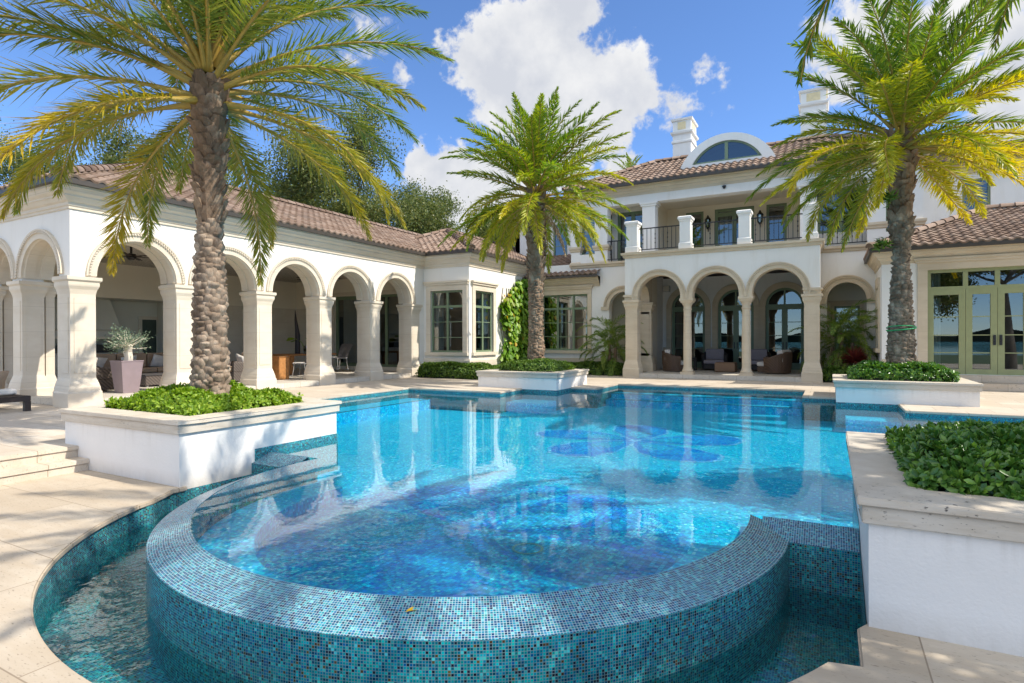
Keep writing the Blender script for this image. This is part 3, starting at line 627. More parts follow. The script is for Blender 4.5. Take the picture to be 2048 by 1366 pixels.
# hibiscus flowers laid in the pool floor
def flower(name, label, c, r, rot, loc_z, petals=5, squash=1.0, mats=('petal_edge', 'petal', 'petal4', 'petal2')):
    t = thing(name, label, 'pool mosaic', (c[0], c[1], loc_z))
    for k in range(petals):
        a = rot + 2*PI*k/petals; ca, sa = math.cos(a), math.sin(a)
        for nm, g, z, m in (('petal_rim', 1.085, .004, mats[0]), ('petal', 1.0, .007, mats[1]), ('petal_heart', .70, .009, mats[2]), ('petal_heart', .42, .011, mats[3])):
            pts = []
            for i in range(41):
                u = i/40; ph = 2*PI*u
                x = .53 - .48*math.cos(ph); y = .36*math.sin(ph)*(.30+.70*x) + .022*math.sin(9*ph)*math.sin(ph/2)**2
                gc = .53 if g > .9 else (.44 if g > .6 else .34)
                x = gc+(x-.53)*g; y *= g*1.04
                x *= r; y *= r; y += .10*r*(x/r)**2
                pts.append((c[0]+x*ca-y*sa, c[1]+(x*sa+y*ca)*squash))
            mb = MB(); mb.face([(x, y, loc_z+z+k*.0003) for x, y in pts[:-1]], pts[:-1]); mb.build(nm, M[m], t, recalc=False)
        for s_ in ():      # pale veins
            mb = MB(); q = []
            for u in np.linspace(.2, .78, 8): q.append((u*r, s_*.36*u*r*(u)+.10*r*u*u))
            P = [(c[0]+x*ca-y*sa, c[1]+(x*sa+y*ca)*squash) for x, y in q]
            for A, B in zip(P[:-1], P[1:]):
                d = Vector((B[0]-A[0], B[1]-A[1])).normalized()*.018*r; w = (-d.y, d.x)
                pp = [(A[0]-w[0], A[1]-w[1]), (B[0]-w[0], B[1]-w[1]), (B[0]+w[0], B[1]+w[1]), (A[0]+w[0], A[1]+w[1])]; mb.face([(x, y, loc_z+.012+k*.0005) for x, y in pp], pp)
            mb.build('petal_vein', M[mats[0]], t, recalc=False)
    return t
flower('flower_mosaic', 'cobalt blue hibiscus mosaic on the aqua floor of the open pool', (-3.35, 11.2), 2.05, R_(98), ZF)
flower('flower_mosaic', 'large blue flower mosaic under the water inside the curved edge', (-3.15, 5.1), 2.0, R_(205), ZF, mats=('petal2', 'petal3', 'deepfloor', 'petal2'))
mb = MB(); pa, pb = [(-2.5+.15*math.cos(R_(i*15)), 4.9+.15*math.sin(R_(i*15))) for i in range(25)], [(-2.5+.125*math.cos(R_(i*15)), 4.9+.125*math.sin(R_(i*15))) for i in range(25)]
for i in range(24): mb.face([(*pa[i], ZF+.02), (*pa[i+1], ZF+.02), (*pb[i+1], ZF+.02), (*pb[i], ZF+.02)])
tag(mb.build('floor_drain', M['alu']), 'round drain ring on the pool floor inside the curved edge', 'drain')

# planters
def planter(label, x0, x1, y0, y1, zb, zmos, group='white stucco planters at the pool corners', left_wave=False):
    t = thing('planter', label, 'planter', ((x0+x1)/2, (y0+y1)/2, 0), group); w = .30
    mb = MB(); zc = .315
    for a in ((x0, x1, y0, y0+.2), (x0, x0+.2, y0+.2, y1-.2), (x1-.2, x1, y0+.2, y1-.2), (x0, x1, y1-.2, y1)): abox(mb, *a, zb, zc)
    mb.build('wall', M['planter_white'], t)
    mb = MB()
    def frame(e, wi, za, zb_):
        abox(mb, x0-e, x1+e, y0-e, y0+wi, za, zb_); abox(mb, x0-e, x1+e, y1-wi, y1+e, za, zb_)
        abox(mb, x0-e, x0+wi, y0+wi, y1-wi, za, zb_); abox(mb, x1-wi, x1+e, y0+wi, y1-wi, za, zb_)
    frame(.035, w, .315, .425); frame(.06, w+.01, .425, .475)
    mb.build('coping', M['coping'], t, bev=.006)
    mb = MB(); abox(mb, x0+.2, x1-.2, y0+.2, y1-.2, .36, .42); mb.build('soil', M['soil'], t)
    return t
PL = {}
P_L = (-9.2, -6.63, 4.12, 6.58); P_R = (.2, 2.77, 4.04, 6.7); P_ML = (-9.29, -6.72, 14.98, 17.3); P_MR = (.12, 2.69, 15.05, 17.55)
PL['L'] = planter('white planter at the left, bright green bed and thick palm, beside two steps', *P_L, -.9, 0)
PL['R'] = planter('large white planter close by at the right with dark glossy leaves', *P_R, -.9, 0)
PL['ML'] = planter('white planter at the far left pool corner in front of the climbing vine', *P_ML, -.03, 0)
PL['MR'] = planter('white planter at the far right pool corner before the olive green doors', *P_MR, -.03, 0)
# mosaic skirts where a planter stands in the water
def skirt(parent, pts, z0, z1):
    mb = MB(); mwall(mb, pts, z0, z1); mb.build('mosaic_skirt', M['mos'], parent, recalc=False)
e_ = .004
skirt(PL['L'], [(-6.63+e_, 4.1), (-6.63+e_, 5.13)], -1.0, -.34); skirt(PL['L'], [(-6.63+e_, 5.13), (-6.63+e_, 6.6)], -.6, -.02)
mb = MB(); pts = [(4.03, -.42), (4.15, -.40), (4.35, -.33), (4.6, -.26), (4.9, -.19), (5.08, -.12), (5.3, -.03), (6.7, -.02)]
for (a, za), (b, zb) in zip(pts[:-1], pts[1:]): mb.face([(.2-e_, a, -1.0), (.2-e_, b, -1.0), (.2-e_, b, zb), (.2-e_, a, za)], [(a, -1), (b, -1), (b, zb), (a, za)])
mb.build('mosaic_skirt', M['mos'], PL['R'], recalc=False)
skirt(PL['ML'], [(-7.8, 14.98-e_), (-6.72+e_, 14.98-e_), (-6.72+e_, 16.0)], -.6, -.02); skirt(PL['MR'], [(.12-e_, 16.0), (.12-e_, 15.05-e_), (1.29, 15.05-e_)], -.6, -.02)

# ------------------------------------------------------------------ pavilion (pool house)
pav = thing('pavilion', 'white arcaded pavilion with stone arches and clay tile roof along the left', 'pavilion', (-14, 6.37, 0))
FL = F(-14, 6.37, (0, 1)); XE = -20.78; FE = F(XE, 6.37, (1, 0)); ST = M['stone']
ops = [(2.28*k+.49, 2.28*(k+1), 2.0, 3.695, True) for k in range(5)]
mb = MB(); wall(mb, FL, .001, 12.19, 2.77, 4.3, .42, ops); mb.build('arcade_wall', M['white'], pav)
eops = [(.45+.02, 2.12, 2.0, 3.66, True), (2.57, 4.23, 2.0, 3.66, True), (4.68, 6.34, 2.0, 3.66, True)]
mb = MB(); wall(mb, FE, 0, 6.779, 2.771, 4.301, .42, eops); mb.build('arcade_wall', M['white'], pav)
for k in range(6): pillar(FL, 2.28*k, 2.28*k+.49, -.43, .0 if k else 0, pav, ST, inner=-.66)
for a, b in ((0, .45), (2.13, 2.57), (4.24, 4.68)): pillar(FE, a, b, -.43, 0, pav, ST, inner=-.66)
for k in range(5): trim(FL, 2.28*k+1.385, 2.80, .895, 1.10, pav, ST)
for a, b, *_ in eops: trim(FE, (a+b)/2, 2.83, (b-a)/2, (b-a)/2+.2, pav, ST)
mb = MB()
for k in range(5):     # stone soffits inside the arches
    archband(mb, FL, 2.28*k+1.385, 2.80, [(.893, -.60), (.893, -.01), (.86, -.05), (.86, -.24), (.885, -.245), (.885, -.34), (.86, -.345), (.86, -.60)])
for a, b, *_ in eops: r = (b-a)/2; archband(mb, FE, (a+b)/2, 2.83, [(r-.002, -.60), (r-.002, -.01), (r-.03, -.05), (r-.03, -.24), (r-.008, -.245), (r-.008, -.34), (r-.03, -.345), (r-.03, -.60)])
mb.build('arch_soffit', ST, pav)
mb = MB(); mb.box(FL, 11.89, 12.18, -.42, .001, 0, 2.77); mb.build('wall_end', M['white'], pav)
cornice(pav, [(-20.78, 30), (-20.78, 6.37), (-14, 6.37), (-14, 18.55), (-11.9, 18.55), (-11.9, 23.3)], 4.70, ST)
hip_roof(pav, -21.22, -13.585, 5.955, 40, 4.745, .43, 'SEW'); hip_roof(pav, -18.6, -11.485, 18.135, 36, 4.745, .43, 'SE')
rects_ = MB(); abox(rects_, -21.2, -13.95, 6.42, 18.6, .0, .15); rects_.build('floor', M['floor'], pav, bev=.01)
mb = MB(); abox(mb, -21.3, -14.3, 6.6, 18.6, 4.02, 4.1); mb.build('ceiling', M['boards'], pav)
mb = MB()
for i in range(46): abox(mb, -21.2+.15*i, -21.195+.15*i, 6.8, 18.6, 4.012, 4.02)
mb.build('board_joint', M['dkwood'], pav)
mb = MB(); abox(mb, -21.4, -21.2, 6.4, 18.6, 2.85, 4.02); abox(mb, -21.42, -21.21, 13.2, 18.6, .15, 2.85); abox(mb, -21.41, -21.205, 6.4, 7.2, .15, 2.85); mb.build('back_wall', M['cream'], pav)
mb = MB(); abox(mb, -21.215, -21.19, 13.2, 18.59, .15, 2.82); mb.build('stone_wainscot', M['stone'], pav)
mb = MB(); abox(mb, -22.8, -22.6, 7.2, 13.4, .15, 2.9); abox(mb, -22.6, -21.2, 13.2, 13.4, .15, 2.9); abox(mb, -22.6, -21.2, 7.0, 7.2, .15, 2.9); abox(mb, -22.6, -21.4, 7.2, 13.2, 2.85, 2.9); abox(mb, -22.6, -21.4, 7.2, 13.2, 0, .14); mb.build('alcove_wall', M['greywall'], pav)
FA = F(-22.6, 0, (0, 1))
mb = MB(); mb.loft(FA, 9.3, 11.7, 0, .7, [(0, 1.55), (0, 1.75), (-.1, 1.8), (-.35, 2.85)]); mb.build('cooking_hood', M['greywall'], pav)
mb = MB(); mb.box(FA, 9.2, 11.8, 0, .76, 1.47, 1.55); mb.build('hood_shelf', M['cream'], pav)
mb = MB(); mb.box(FA, 7.4, 12.3, 0, .7, .15, 1.0); mb.build('kitchen_counter', M['greywall'], pav)
mb = MB(); mb.box(FA, 9.8, 11.4, .2, .75, 1.0, 1.28); mb.build('grill', M['iron'], pav)
mb = MB(); mb.box(FA, 12.62, 13.15, -.01, .03, .15, 2.2); mb.build('door', M['dkgreen'], pav)
mb = MB(); mb.box(FA, 12.5, 12.62, 0, .05, .15, 2.32); mb.box(FA, 12.62, 13.19, 0, .05, 2.2, 2.32); mb.build('door_surround', ST, pav)
FB = F(-21.19, 0, (0, 1)); mb = MB(); mb.box(FB, 16.0, 17.0, 0, .03, .15, 2.55); mb.build('door', M['dkgreen'], pav)
mb = MB(); mb.box(FB, 15.84, 16.0, 0, .05, .15, 2.7); mb.box(FB, 17.0, 17.16, 0, .05, .15, 2.7); mb.box(FB, 16.0, 17.0, 0, .05, 2.55, 2.7); mb.build('door_surround', ST, pav)
FW = F(0, 18.6, (1, 0))
mb = MB(); wall(mb, FW, -21.2, -14.0, .15, 4.02, .3, [(-18.85, -14.95, .3, 3.28, False)]); mb.build('end_wall', M['cream'], pav)
mb = MB(); mb.box(FW, -21.2, -18.97, -.01, .02, .15, 2.82); mb.build('stone_wainscot', ST, pav)
mb = MB(); mb.box(FW, -18.97, -18.85, -.01, .04, .15, 3.4); mb.box(FW, -18.85, -14.9, -.01, .05, 3.28, 3.45); mb.build('door_surround', ST, pav)
window(pav, FW, -18.85, -17.1, .3, 3.28, -.1, (), (), (), (), bar=.14, room=2.2, curtain=[(-18.6, -17.3)], name='glass_door')
window(pav, FW, -17.1, -14.95, .3, 3.28, -.12, (-16.05,), (), (), (), bar=.1, room=2.4, curtain=[(-17.0, -16.65)], name='glass_door')
# wing with the bay windows
FS = F(0, 18.55, (1, 0)); FX = F(-11.9, 0, (0, 1))
mb = MB(); wall(mb, FS, -14.0, -12.15, 0, 4.3, .25, [(-13.66, -12.17, .93, 3.30, False)]); mb.build('bay_wall', M['white'], pav)
mb = MB(); wall(mb, FX, 18.55, 23.3, 0, 4.301, .25, [(18.95, 20.30, .93, 3.30, False)]); mb.build('bay_wall', M['white'], pav)
window(pav, FS, -13.66, -12.17, .93, 3.30, -.06, (-12.92,), (2.69,), (), (1.5, 2.1), room=0, curtain=[(-13.6, -13.25)]); window(pav, FX, 18.95, 20.30, .93, 3.30, -.06, (19.62,), (2.69,), (), (1.5, 2.1), room=0, curtain=[(20.0, 20.25)])
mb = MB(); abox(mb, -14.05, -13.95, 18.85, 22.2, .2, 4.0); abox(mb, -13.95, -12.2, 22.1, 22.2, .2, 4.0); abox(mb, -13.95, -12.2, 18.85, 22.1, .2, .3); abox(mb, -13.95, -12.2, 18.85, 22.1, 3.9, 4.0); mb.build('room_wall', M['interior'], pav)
surround(pav, FS, -13.66, -12.17, .93, 3.30, ST, .2, .36); surround(pav, FX, 18.95, 20.30, .93, 3.30, ST, .2, .36)
mb = MB(); sweep(mb, [(-14, 18.55), (-11.9, 18.55), (-11.9, 23.3)], [(.002, 0), (.06, 0), (.06, .62), (.03, .70), (.002, .70)]); mb.build('plinth', M['stone'], pav)

# ------------------------------------------------------------------ mansion
man = thing('mansion', 'two storey white mansion with arched portico, balcony and clay tile roof', 'house', (-3.5, 23.3, 0))
S2 = M['stone2']; W2 = M['white2']; FM = F(0, 23.3, (1, 0)); CXM = -3.5
mb = MB(); wall(mb, FM, -11.9, -6.45, 0, 4.62, .3, [(-11.15, -9.0, .94, 3.34, False), (-8.05, -6.85, 0, 3.37, True)]); mb.build('front_wall', W2, man)
mb = MB(); wall(mb, FM, -.55, 2.7, 0, 4.62, .3, [(-.09, 1.11, 0, 3.37, True)]); mb.build('front_wall', W2, man)
window(man, FM, -11.15, -9.0, .94, 3.34, -.08, (-10.42, -9.68), (2.74,), (), (1.54, 2.14)); surround(man, FM, -11.15, -9.0, .94, 3.34, S2, .17, .36)
mb = MB(); mb.box(FM, -11.9, -8.1, .002, .06, 0, .62); mb.build('plinth', S2, man)
for sc in (-7.45, .51):
    trim(FM, sc, 2.77, .60, .84, man, S2, depth=.055)
    mb = MB(); mb.box(FM, sc-.95, sc-.60, -.02, .05, 2.62, 2.77); mb.build('impost', S2, man); mb = MB(); mb.box(FM, sc+.60, sc+.95, -.02, .05, 2.62, 2.77); mb.build('impost', S2, man)
    mb = MB(); a, b = sc-1.0, sc+1.0
    mb.box(FM, a, b, -1.5, -1.35, 0, 4.2); mb.box(FM, a, a+.1, -1.35, -.3, 0, 4.2); mb.box(FM, b-.1, b, -1.35, -.3, 0, 4.2); mb.box(FM, a, b, -1.5, -.3, 4.2, 4.3); mb.build('niche', M['cream'], man)
FN = F(0, 24.65, (1, 0)); window(man, FN, .15, .95, .9, 2.6, .06, (), (), (), (), room=0); surround(man, FN, .15, .95, .9, 2.6, S2, .12, .2)
# one-storey roof at the left and its cornice
cornice(man, [(-11.9, 23.3), (-8.45, 23.3)], 4.06, S2, .8)
mb = MB(); sl = math.hypot(1, .43); tile_slope(mb, (-12.6, 22.88, 4.13), (1, 0, 0), (0, 1/sl, .43/sl), 4.2, 3.4, [((-8.42, 0, 0), (-1, 0, 0))]); mb.build('lower_roof', M['tile'], man, recalc=False)
mb = MB(); mb.box(W0, -12.2, -8.42, -22.95, -22.86, 4.01, 4.10); mb.build('gutter', M['gutter'], man)
# upper storey
zl, zc = 6.92, 7.62
up = [(-8.12, -6.65, 4.64, zl, False), (-6.13, -.93, 4.64, zl, False), (-.41, 1.12, 4.64, zl, False), (1.66, 2.34, 5.0, 6.8, False), (-9.36, -8.68, 5.0, 6.8, False)]
mb = MB(); wall(mb, FM, -9.75, 2.7, 4.62, 7.4, .45, up); mb.build('upper_wall', W2, man)
for a, b in ((-6.65, -6.13), (-.93, -.41)): mb = MB(); mb.box(FM, a-.06, b+.06, -.5, .05, zl-.16, zl-.08); mb.box(FM, a-.1, b+.1, -.54, .09, zl-.08, zl); mb.build('pier_cap', W2, man)
mb = MB()     # belt courses of the outer piers
for a, b in ((1.12, 1.66), (2.34, 2.7), (-8.68, -8.12), (-9.75, -9.36)):
    
    for pf in ([(.0, 5.12), (.05, 5.16), (.05, 5.2), (.09, 5.26), (.09, 5.34), (0, 5.36)], [(.0, 4.5), (.06, 4.5), (.06, 4.62), (.03, 4.68), (0, 4.7)]): mb = MB(); mb.loft(FM, a, b, -.3, 0, pf); mb.build('belt_course', S2, man)
mb = MB(); sweep(mb, [(-9.75, 23.3), (-6.7, 23.3), (-6.73, 21.25), (-.27, 21.25), (-.3, 23.3), (2.7, 23.3)], [(0, 4.42), (.05, 4.44), (.07, 4.52), (.12, 4.54), (.13, 4.62), (0, 4.64)]); mb.build('balcony_band', S2, man)
mb = MB(); abox(mb, -6.7, -.3, 21.3, 26.4, 4.52, 4.635); abox(mb, -9.7, -6.7, 23.35, 26, 4.52, 4.634); abox(mb, -.3, 2.7, 23.35, 26, 4.52, 4.633); mb.build('balcony_floor', M['floor'], man)
FU = F(0, 26.4, (1, 0)); FR = F(0, 24.4, (1, 0))
mb = MB(); wall(mb, FU, -6.7, -.4, 4.64, 7.4, .2, [(-5.58, -4.83, 4.75, 6.98, False), (-4.36, -2.78, 4.66, 7.0, False), (-2.31, -1.54, 4.75, 6.98, False)]); mb.build('loggia_wall', M['cream'], man)
mb = MB()
for a, b in ((-6.6, -6.4), (-.75, -.5)): mb = MB(); mb.box(W0, a, b, -26.4, -23.75, 4.64, 7.4); mb.build('loggia_wall', M['cream'], man)
mb = MB(); abox(mb, -9.7, 2.65, 23.6, 26.6, 7.2, 7.3); mb.build('loggia_ceiling', M['cream'], man)
window(man, FU, -5.58, -4.83, 4.75, 6.98, -.05, (), (), (), (5.5, 6.2), bar=.1); window(man, FU, -2.31, -1.54, 4.75, 6.98, -.05, (), (), (), (5.5, 6.2), bar=.1)
window(man, FU, -4.36, -2.78, 4.66, 7.0, -.05, (-3.57,), (6.75,), (), (5.4, 6.1), bar=.13, name='french_door', curtain=[(-4.2, -3.7)])
mb = MB(); wall(mb, FR, -.6, 1.3, 4.64, 7.4, .2, [(-.41, 1.12, 5.28, 6.86, False)]); mb.build('recess_wall', W2, man)
mb = MB(); wall(mb, FR, -8.3, -6.5, 4.64, 7.4, .2, [(-8.05, -6.7, 4.66, 6.86, False)]); mb.build('recess_wall', W2, man)
window(man, FR, -.41, 1.12, 5.28, 6.86, -.04, (.36,), (), (), (5.9, 6.4), bar=.11, m='green'); window(man, FR, -8.05, -6.7, 4.66, 6.86, -.04, (-7.37,), (), (), (5.4, 6.1), bar=.12, name='french_door')
for a, b in ((1.66, 2.34), (-9.36, -8.68)): window(man, FM, a, b, 5.0, 6.8, -.25, (), (), (), (5.6, 6.2))
FY = F(0, 26, (1, 0))
mb = MB(); wall(mb, FY, -13.9, -9.5, 4.0, 7.4, .25, [(-11.82, -11.08, 5.44, 7.0, False)]); wall(mb, F(-13.9, 26, (0, -1)), -8, 0, 4.0, 7.4, .25); mb.build('upper_wall', W2, man)
mb = MB(); wall(mb, FY, 2.6, 13, 3.5, 7.4, .25, [(4.15, 4.95, 5.7, 7.05, False)]); mb.build('upper_wall', W2, man)
mb = MB(); abox(mb, 2.45, 2.7, 23.6, 26, 4.6, 7.4); abox(mb, -9.75, -9.5, 23.6, 26, 4.6, 7.4); mb.build('upper_wall', W2, man)
window(man, FY, -11.82, -11.08, 5.44, 7.0, -.06, (), (), (), (5.95, 6.5)); window(man, FY, 4.15, 4.95, 5.7, 7.05, -.06, (), (), (), (6.15, 6.6))
cornice(man, [(-13.9, 33), (-13.9, 26), (-9.75, 26), (-9.75, 23.3), (2.7, 23.3), (2.7, 26), (13, 26)], zc, S2, .72)
hip_roof(man, -9.9, 3.1, 22.78, 29.0, 7.68, .5, 'SEW'); hip_roof(man, -14.4, 16, 25.5, 29.9, 7.67, .4, 'SW')
# railings
def railing(f, s0, s1, zb, zt, t):
    mb = MB(); mb.box(f, s0, s1, t-.025, t+.025, zt-.035, zt); mb.box(f, s0, s1, t-.015, t+.015, zb, zb+.03); n = max(2, round((s1-s0)/.15))
    for i in range(1, n):
        x = s0+(s1-s0)*i/n; mb.box(f, x-.009, x+.009, t-.009, t+.009, zb+.03, zt-.035)
        if i % 3 == 1:
            c = f.p(x, t, (zb+zt)/2)
            for dz in (-.16, 0, .16): mb.lathe((c[0], c[1], c[2]+dz), [(.008, -.05), (.024, 0), (.008, .05)], 6)
    return mb.build('railing', M['iron'], man)
FP = F(0, 21.25, (1, 0))
peds = [(-6.70, -6.25), (-4.74, -4.33), (-2.76, -2.36), (-.78, -.34)]
for a, b in peds:
    mb = MB(); mb.loft(FP, a+.02, b-.02, -.42, -.02, [(.035, 4.64), (.035, 4.83), (.02, 4.85), (.0, 4.86), (0, 5.60), (.015, 5.61), (.02, 5.65), (.05, 5.69), (.06, 5.70), (.06, 5.77), (.02, 5.80)]); mb.build('balustrade_post', W2, man)
for (a, b), (c, d) in zip(peds[:-1], peds[1:]): railing(FP, b, c, 4.72, 5.53, -.2)
railing(FM, -.36, 1.12, 4.70, 5.48, .02); railing(FM, -8.12, -6.68, 4.70, 5.48, .02)
# portico
pz = 2.86
cen = (-5.47, -3.5, -1.53)
pillar(FP, -6.71, -6.27, -.42, 0, man, S2, ztop=pz); pillar(FP, -.73, -.29, -.42, 0, man, S2, ztop=pz)
for x in (-4.485, -2.515):
    mb = MB(); c = (x, 21.46, 0); mb.loft(F(x, 21.46, (1, 0)), -.20, .20, -.20, .20, [(.02, .0), (.02, .24)])
    mb.lathe(c, [(.19, .24), (.20, .27), (.19, .31), (.165, .33), (.165, .36), (.15, .40), (.145, .46), (.148, 1.2), (.132, 2.42), (.135, 2.44), (.15, 2.46), (.15, 2.49), (.135, 2.51), (.14, 2.58), (.175, 2.66), (.20, 2.70)], 24)
    mb.loft(F(x, 21.46, (1, 0)), -.19, .19, -.19, .19, [(.0, 2.70), (.03, 2.76), (.05, 2.78), (.05, pz)]); mb.build('column', S2, man)
mb = MB(); wall(mb, FP, -6.73, -.27, pz, 4.52, .40, [(c-.79, c+.79, 2.0, 3.76, True) for c in cen]); mb.build('portico_wall', W2, man)
for c in cen: trim(FP, c, 2.97, .79, .985, man, S2, stilt=.11)
mb = MB()
for c in cen: archband(mb, FP, c, 2.97, [(.788, -.40), (.788, -.01), (.765, -.04), (.765, -.37)], .11)
for a, b in ((-6.75, -6.26), (-.74, -.25)): mb.box(FP, a, b, -.41, .006, pz, 2.99); mb.box(FP, a-.04, b+.04, -.41, .05, 2.99, 3.06)
mb.build('arch_soffit', S2, man)
FQ = F(-6.26, 21.25, (0, 1)); FQ2 = F(-.29, 21.25, (0, 1))
for f in (FQ, FQ2):
    mb = MB(); wall(mb, f, .41, 2.05, 0, 4.5, .44, [(.46, 1.66, .0, 3.48, True)]); mb.build('portico_wall', S2, man)
pillar(F(-6.26, 21.25, (0, 1)), 1.66, 1.98, -.42, .06, man, S2, ztop=2.86, zb=.15)
mb = MB(); abox(mb, -6.27, -.73, 21.2, 26.4, 0, .15); mb.build('portico_floor', M['floor'], man, bev=.01)
mb = MB(); abox(mb, -6.4, -.6, 21.66, 26.4, 4.2, 4.3); mb.build('portico_ceiling', M['dkwood'], man)
mb = MB()
for i in range(6): abox(mb, -6.4, -.6, 21.9+.75*i, 22.0+.75*i, 4.05, 4.2)
mb.build('ceiling_beam', M['dkwood'], man)
mb = MB()
for a, b in ((-6.9, -6.6), (-.45, -.15)): mb.box(W0, a, b, -26.4, -23.31, 0, 4.5)
mb.build('portico_side_wall', W2, man)
dcen = (-5.49, -3.52, -1.63)
mb = MB(); wall(mb, FU, -6.7, -.35, .15, 4.3, .25, [(c-.72, c+.72, .15, 3.52, True) for c in dcen]); mb.build('portico_back_wall', W2, man)
mb = MB()
for a, b in ((-6.6, -6.21), (-4.77, -4.24), (-2.80, -2.35), (-.91, -.4)): mb = MB(); mb.box(FU, a, b, -.02, .03, .15, 1.05); mb.build('wainscot', S2, man)
for c in dcen:
    trim(FU, c, 2.80, .72, .95, man, S2, depth=.05, bead=False)
    
    for a, b in ((c-.95, c-.72), (c+.72, c+.95)): mb = MB(); mb.box(FU, a, b, -.02, .05, .15, 2.8); mb.build('door_surround', S2, man)
    fr = MB(); archband(fr, FU, c, 2.80, [(.62, -.16), (.62, -.09), (.72, -.09), (.72, -.16)])
    fr.box(FU, c-.72, c-.60, -.16, -.09, .15, 2.8); fr.box(FU, c+.60, c+.72, -.16, -.09, .15, 2.8); fr.box(FU, c-.62, c+.62, -.155, -.085, 2.72, 2.84); fr.box(FU, c-.11, c+.11, -.15, -.08, .15, 2.72); fr.box(FU, c-.035, c+.035, -.15, -.08, 2.84, 3.44)
    for a, b in ((c-.60, c-.11), (c+.11, c+.60)): fr.box(FU, a, b, -.152, -.088, .15, .42); fr.box(FU, a, b, -.152, -.088, 2.62, 2.72)
    for h in (1.0, 1.55, 2.1): fr.box(FU, c-.6, c+.6, -.14, -.1, h-.014, h+.014)
    d = fr.build('french_door', M['green'], man)
    g = MB(); pts = arcpts(c, 2.8, .68, 20); g.face([FU.p(x, -.12, z) for x, z in pts]+[FU.p(c+.68, -.12, .2), FU.p(c-.68, -.12, .2)]); g.build('pane', M['glass'], d)
    h = MB()
    for x in (c-.06, c+.06): h.box(FU, x-.018, x+.018, -.08, -.05, 1.0, 1.28); h.box(FU, x-.012, x+.012, -.05, -.02, 1.12, 1.15)
    h.build('handle', M['iron'], d)
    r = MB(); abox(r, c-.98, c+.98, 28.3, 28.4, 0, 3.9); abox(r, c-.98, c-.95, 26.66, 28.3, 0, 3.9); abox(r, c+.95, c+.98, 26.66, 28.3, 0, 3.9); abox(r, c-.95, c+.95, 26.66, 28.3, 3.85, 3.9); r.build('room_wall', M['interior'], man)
# chimneys and the eyebrow dormer
def chimney(x0, x1, y0, y1, z0, z1):
    mb = MB(); H = z1-z0; f = F(0, y0, (1, 0))
    mb.loft(f, x0, x1, -(y1-y0), 0, [(0, z0), (0, z1-1.12), (.05, z1-1.08), (.05, z1-1.0), (.0, z1-.97), (0, z1-.74), (.08, z1-.68), (.10, z1-.60), (.0, z1-.57), (0, z1-.12), (.06, z1-.10), (.08, z1-.02), (.0, z1)])
    ch = mb.build('chimney', W2, man)
    mb = MB(); mb.box(f, x0+.22, x1-.22, -.02, .012, z1-.5, z1-.17); w = y1-y0; g = F(x1, y0, (0, 1)); mb.box(g, .22, w-.22, -.02, .012, z1-.5, z1-.17); mb.build('chimney_vent', M['amber'], ch)
chimney(-6.17, -5.38, 26.5, 27.7, 8.2, 11.24); chimney(-1.07, -.12, 27.5, 28.6, 8.2, 11.85)
FD = F(0, 23.75, (1, 0)); Rw = 2.05; zc0 = 8.30-1.05; hgt = 9.36
def seg(r_in, half, zb, ztop, n=24):     # shallow arc through (+-half, zb) and the crown
    s = ztop-zb; R = (half*half+s*s)/(2*s); a = math.asin(half/R); return [(CXM-R*math.sin(a-2*a*i/n)*1.0, ztop-R+R*math.cos(a-2*a*i/n)) for i in range(n+1)]
outer = seg(0, 1.78, 8.10, 9.34); inner = seg(0, 1.28, 8.28, 9.06)
mb = MB(); n = len(outer)
for i in range(n-1): mb.face([FD.p(*[outer[i][0], 0, outer[i][1]]), FD.p(outer[i+1][0], 0, outer[i+1][1]), FD.p(inner[i+1][0], 0, inner[i+1][1]), FD.p(inner[i][0], 0, inner[i][1])])
mb.face([FD.p(*(outer[0][0], 0, outer[0][1])), FD.p(inner[0][0], 0, inner[0][1]), FD.p(inner[-1][0], 0, inner[-1][1]), FD.p(outer[-1][0], 0, outer[-1][1])])
for i in range(n-1):
    mb.face([FD.p(outer[i][0], 0, outer[i][1]), FD.p(outer[i+1][0], 0, outer[i+1][1]), FD.p(outer[i+1][0], -2.6, outer[i+1][1]), FD.p(outer[i][0], -2.6, outer[i][1])])
    mb.face([FD.p(inner[i][0], 0, inner[i][1]), FD.p(inner[i+1][0], 0, inner[i+1][1]), FD.p(inner[i+1][0], -.3, inner[i+1][1]), FD.p(inner[i][0], -.3, inner[i][1])])
mb.face([FD.p(inner[0][0], 0, 8.28), FD.p(inner[-1][0], 0, 8.28), FD.p(inner[-1][0], -.3, 8.28), FD.p(inner[0][0], -.3, 8.28)])
dm = mb.build('dormer', W2, man)
mb = MB(); in2 = seg(0, 1.16, 8.33, 9.0)
for i in range(n-1): mb.rings([[FD.p(inner[i][0], -.06, inner[i][1]), FD.p(in2[i][0], -.06, in2[i][1]), FD.p(in2[i][0], -.14, in2[i][1]), FD.p(inner[i][0], -.14, inner[i][1])], [FD.p(inner[i+1][0], -.06, inner[i+1][1]), FD.p(in2[i+1][0], -.06, in2[i+1][1]), FD.p(in2[i+1][0], -.14, in2[i+1][1]), FD.p(inner[i+1][0], -.14, inner[i+1][1])]], caps=False)
mb.box(FD, CXM-1.2, CXM+1.2, -.14, -.06, 8.28, 8.35); mb.box(FD, CXM-.06, CXM+.06, -.135, -.055, 8.35, 9.03); dw = mb.build('dormer_window', M['green'], dm)
mb = MB(); mb.face([FD.p(x, -.1, z) for x, z in inner]); mb.build('pane', M['glass'], dw)
mb = MB(); mb.face([FD.p(x, -.8, z) for x, z in inner]); mb.build('attic_wall', M['interior'], dm)
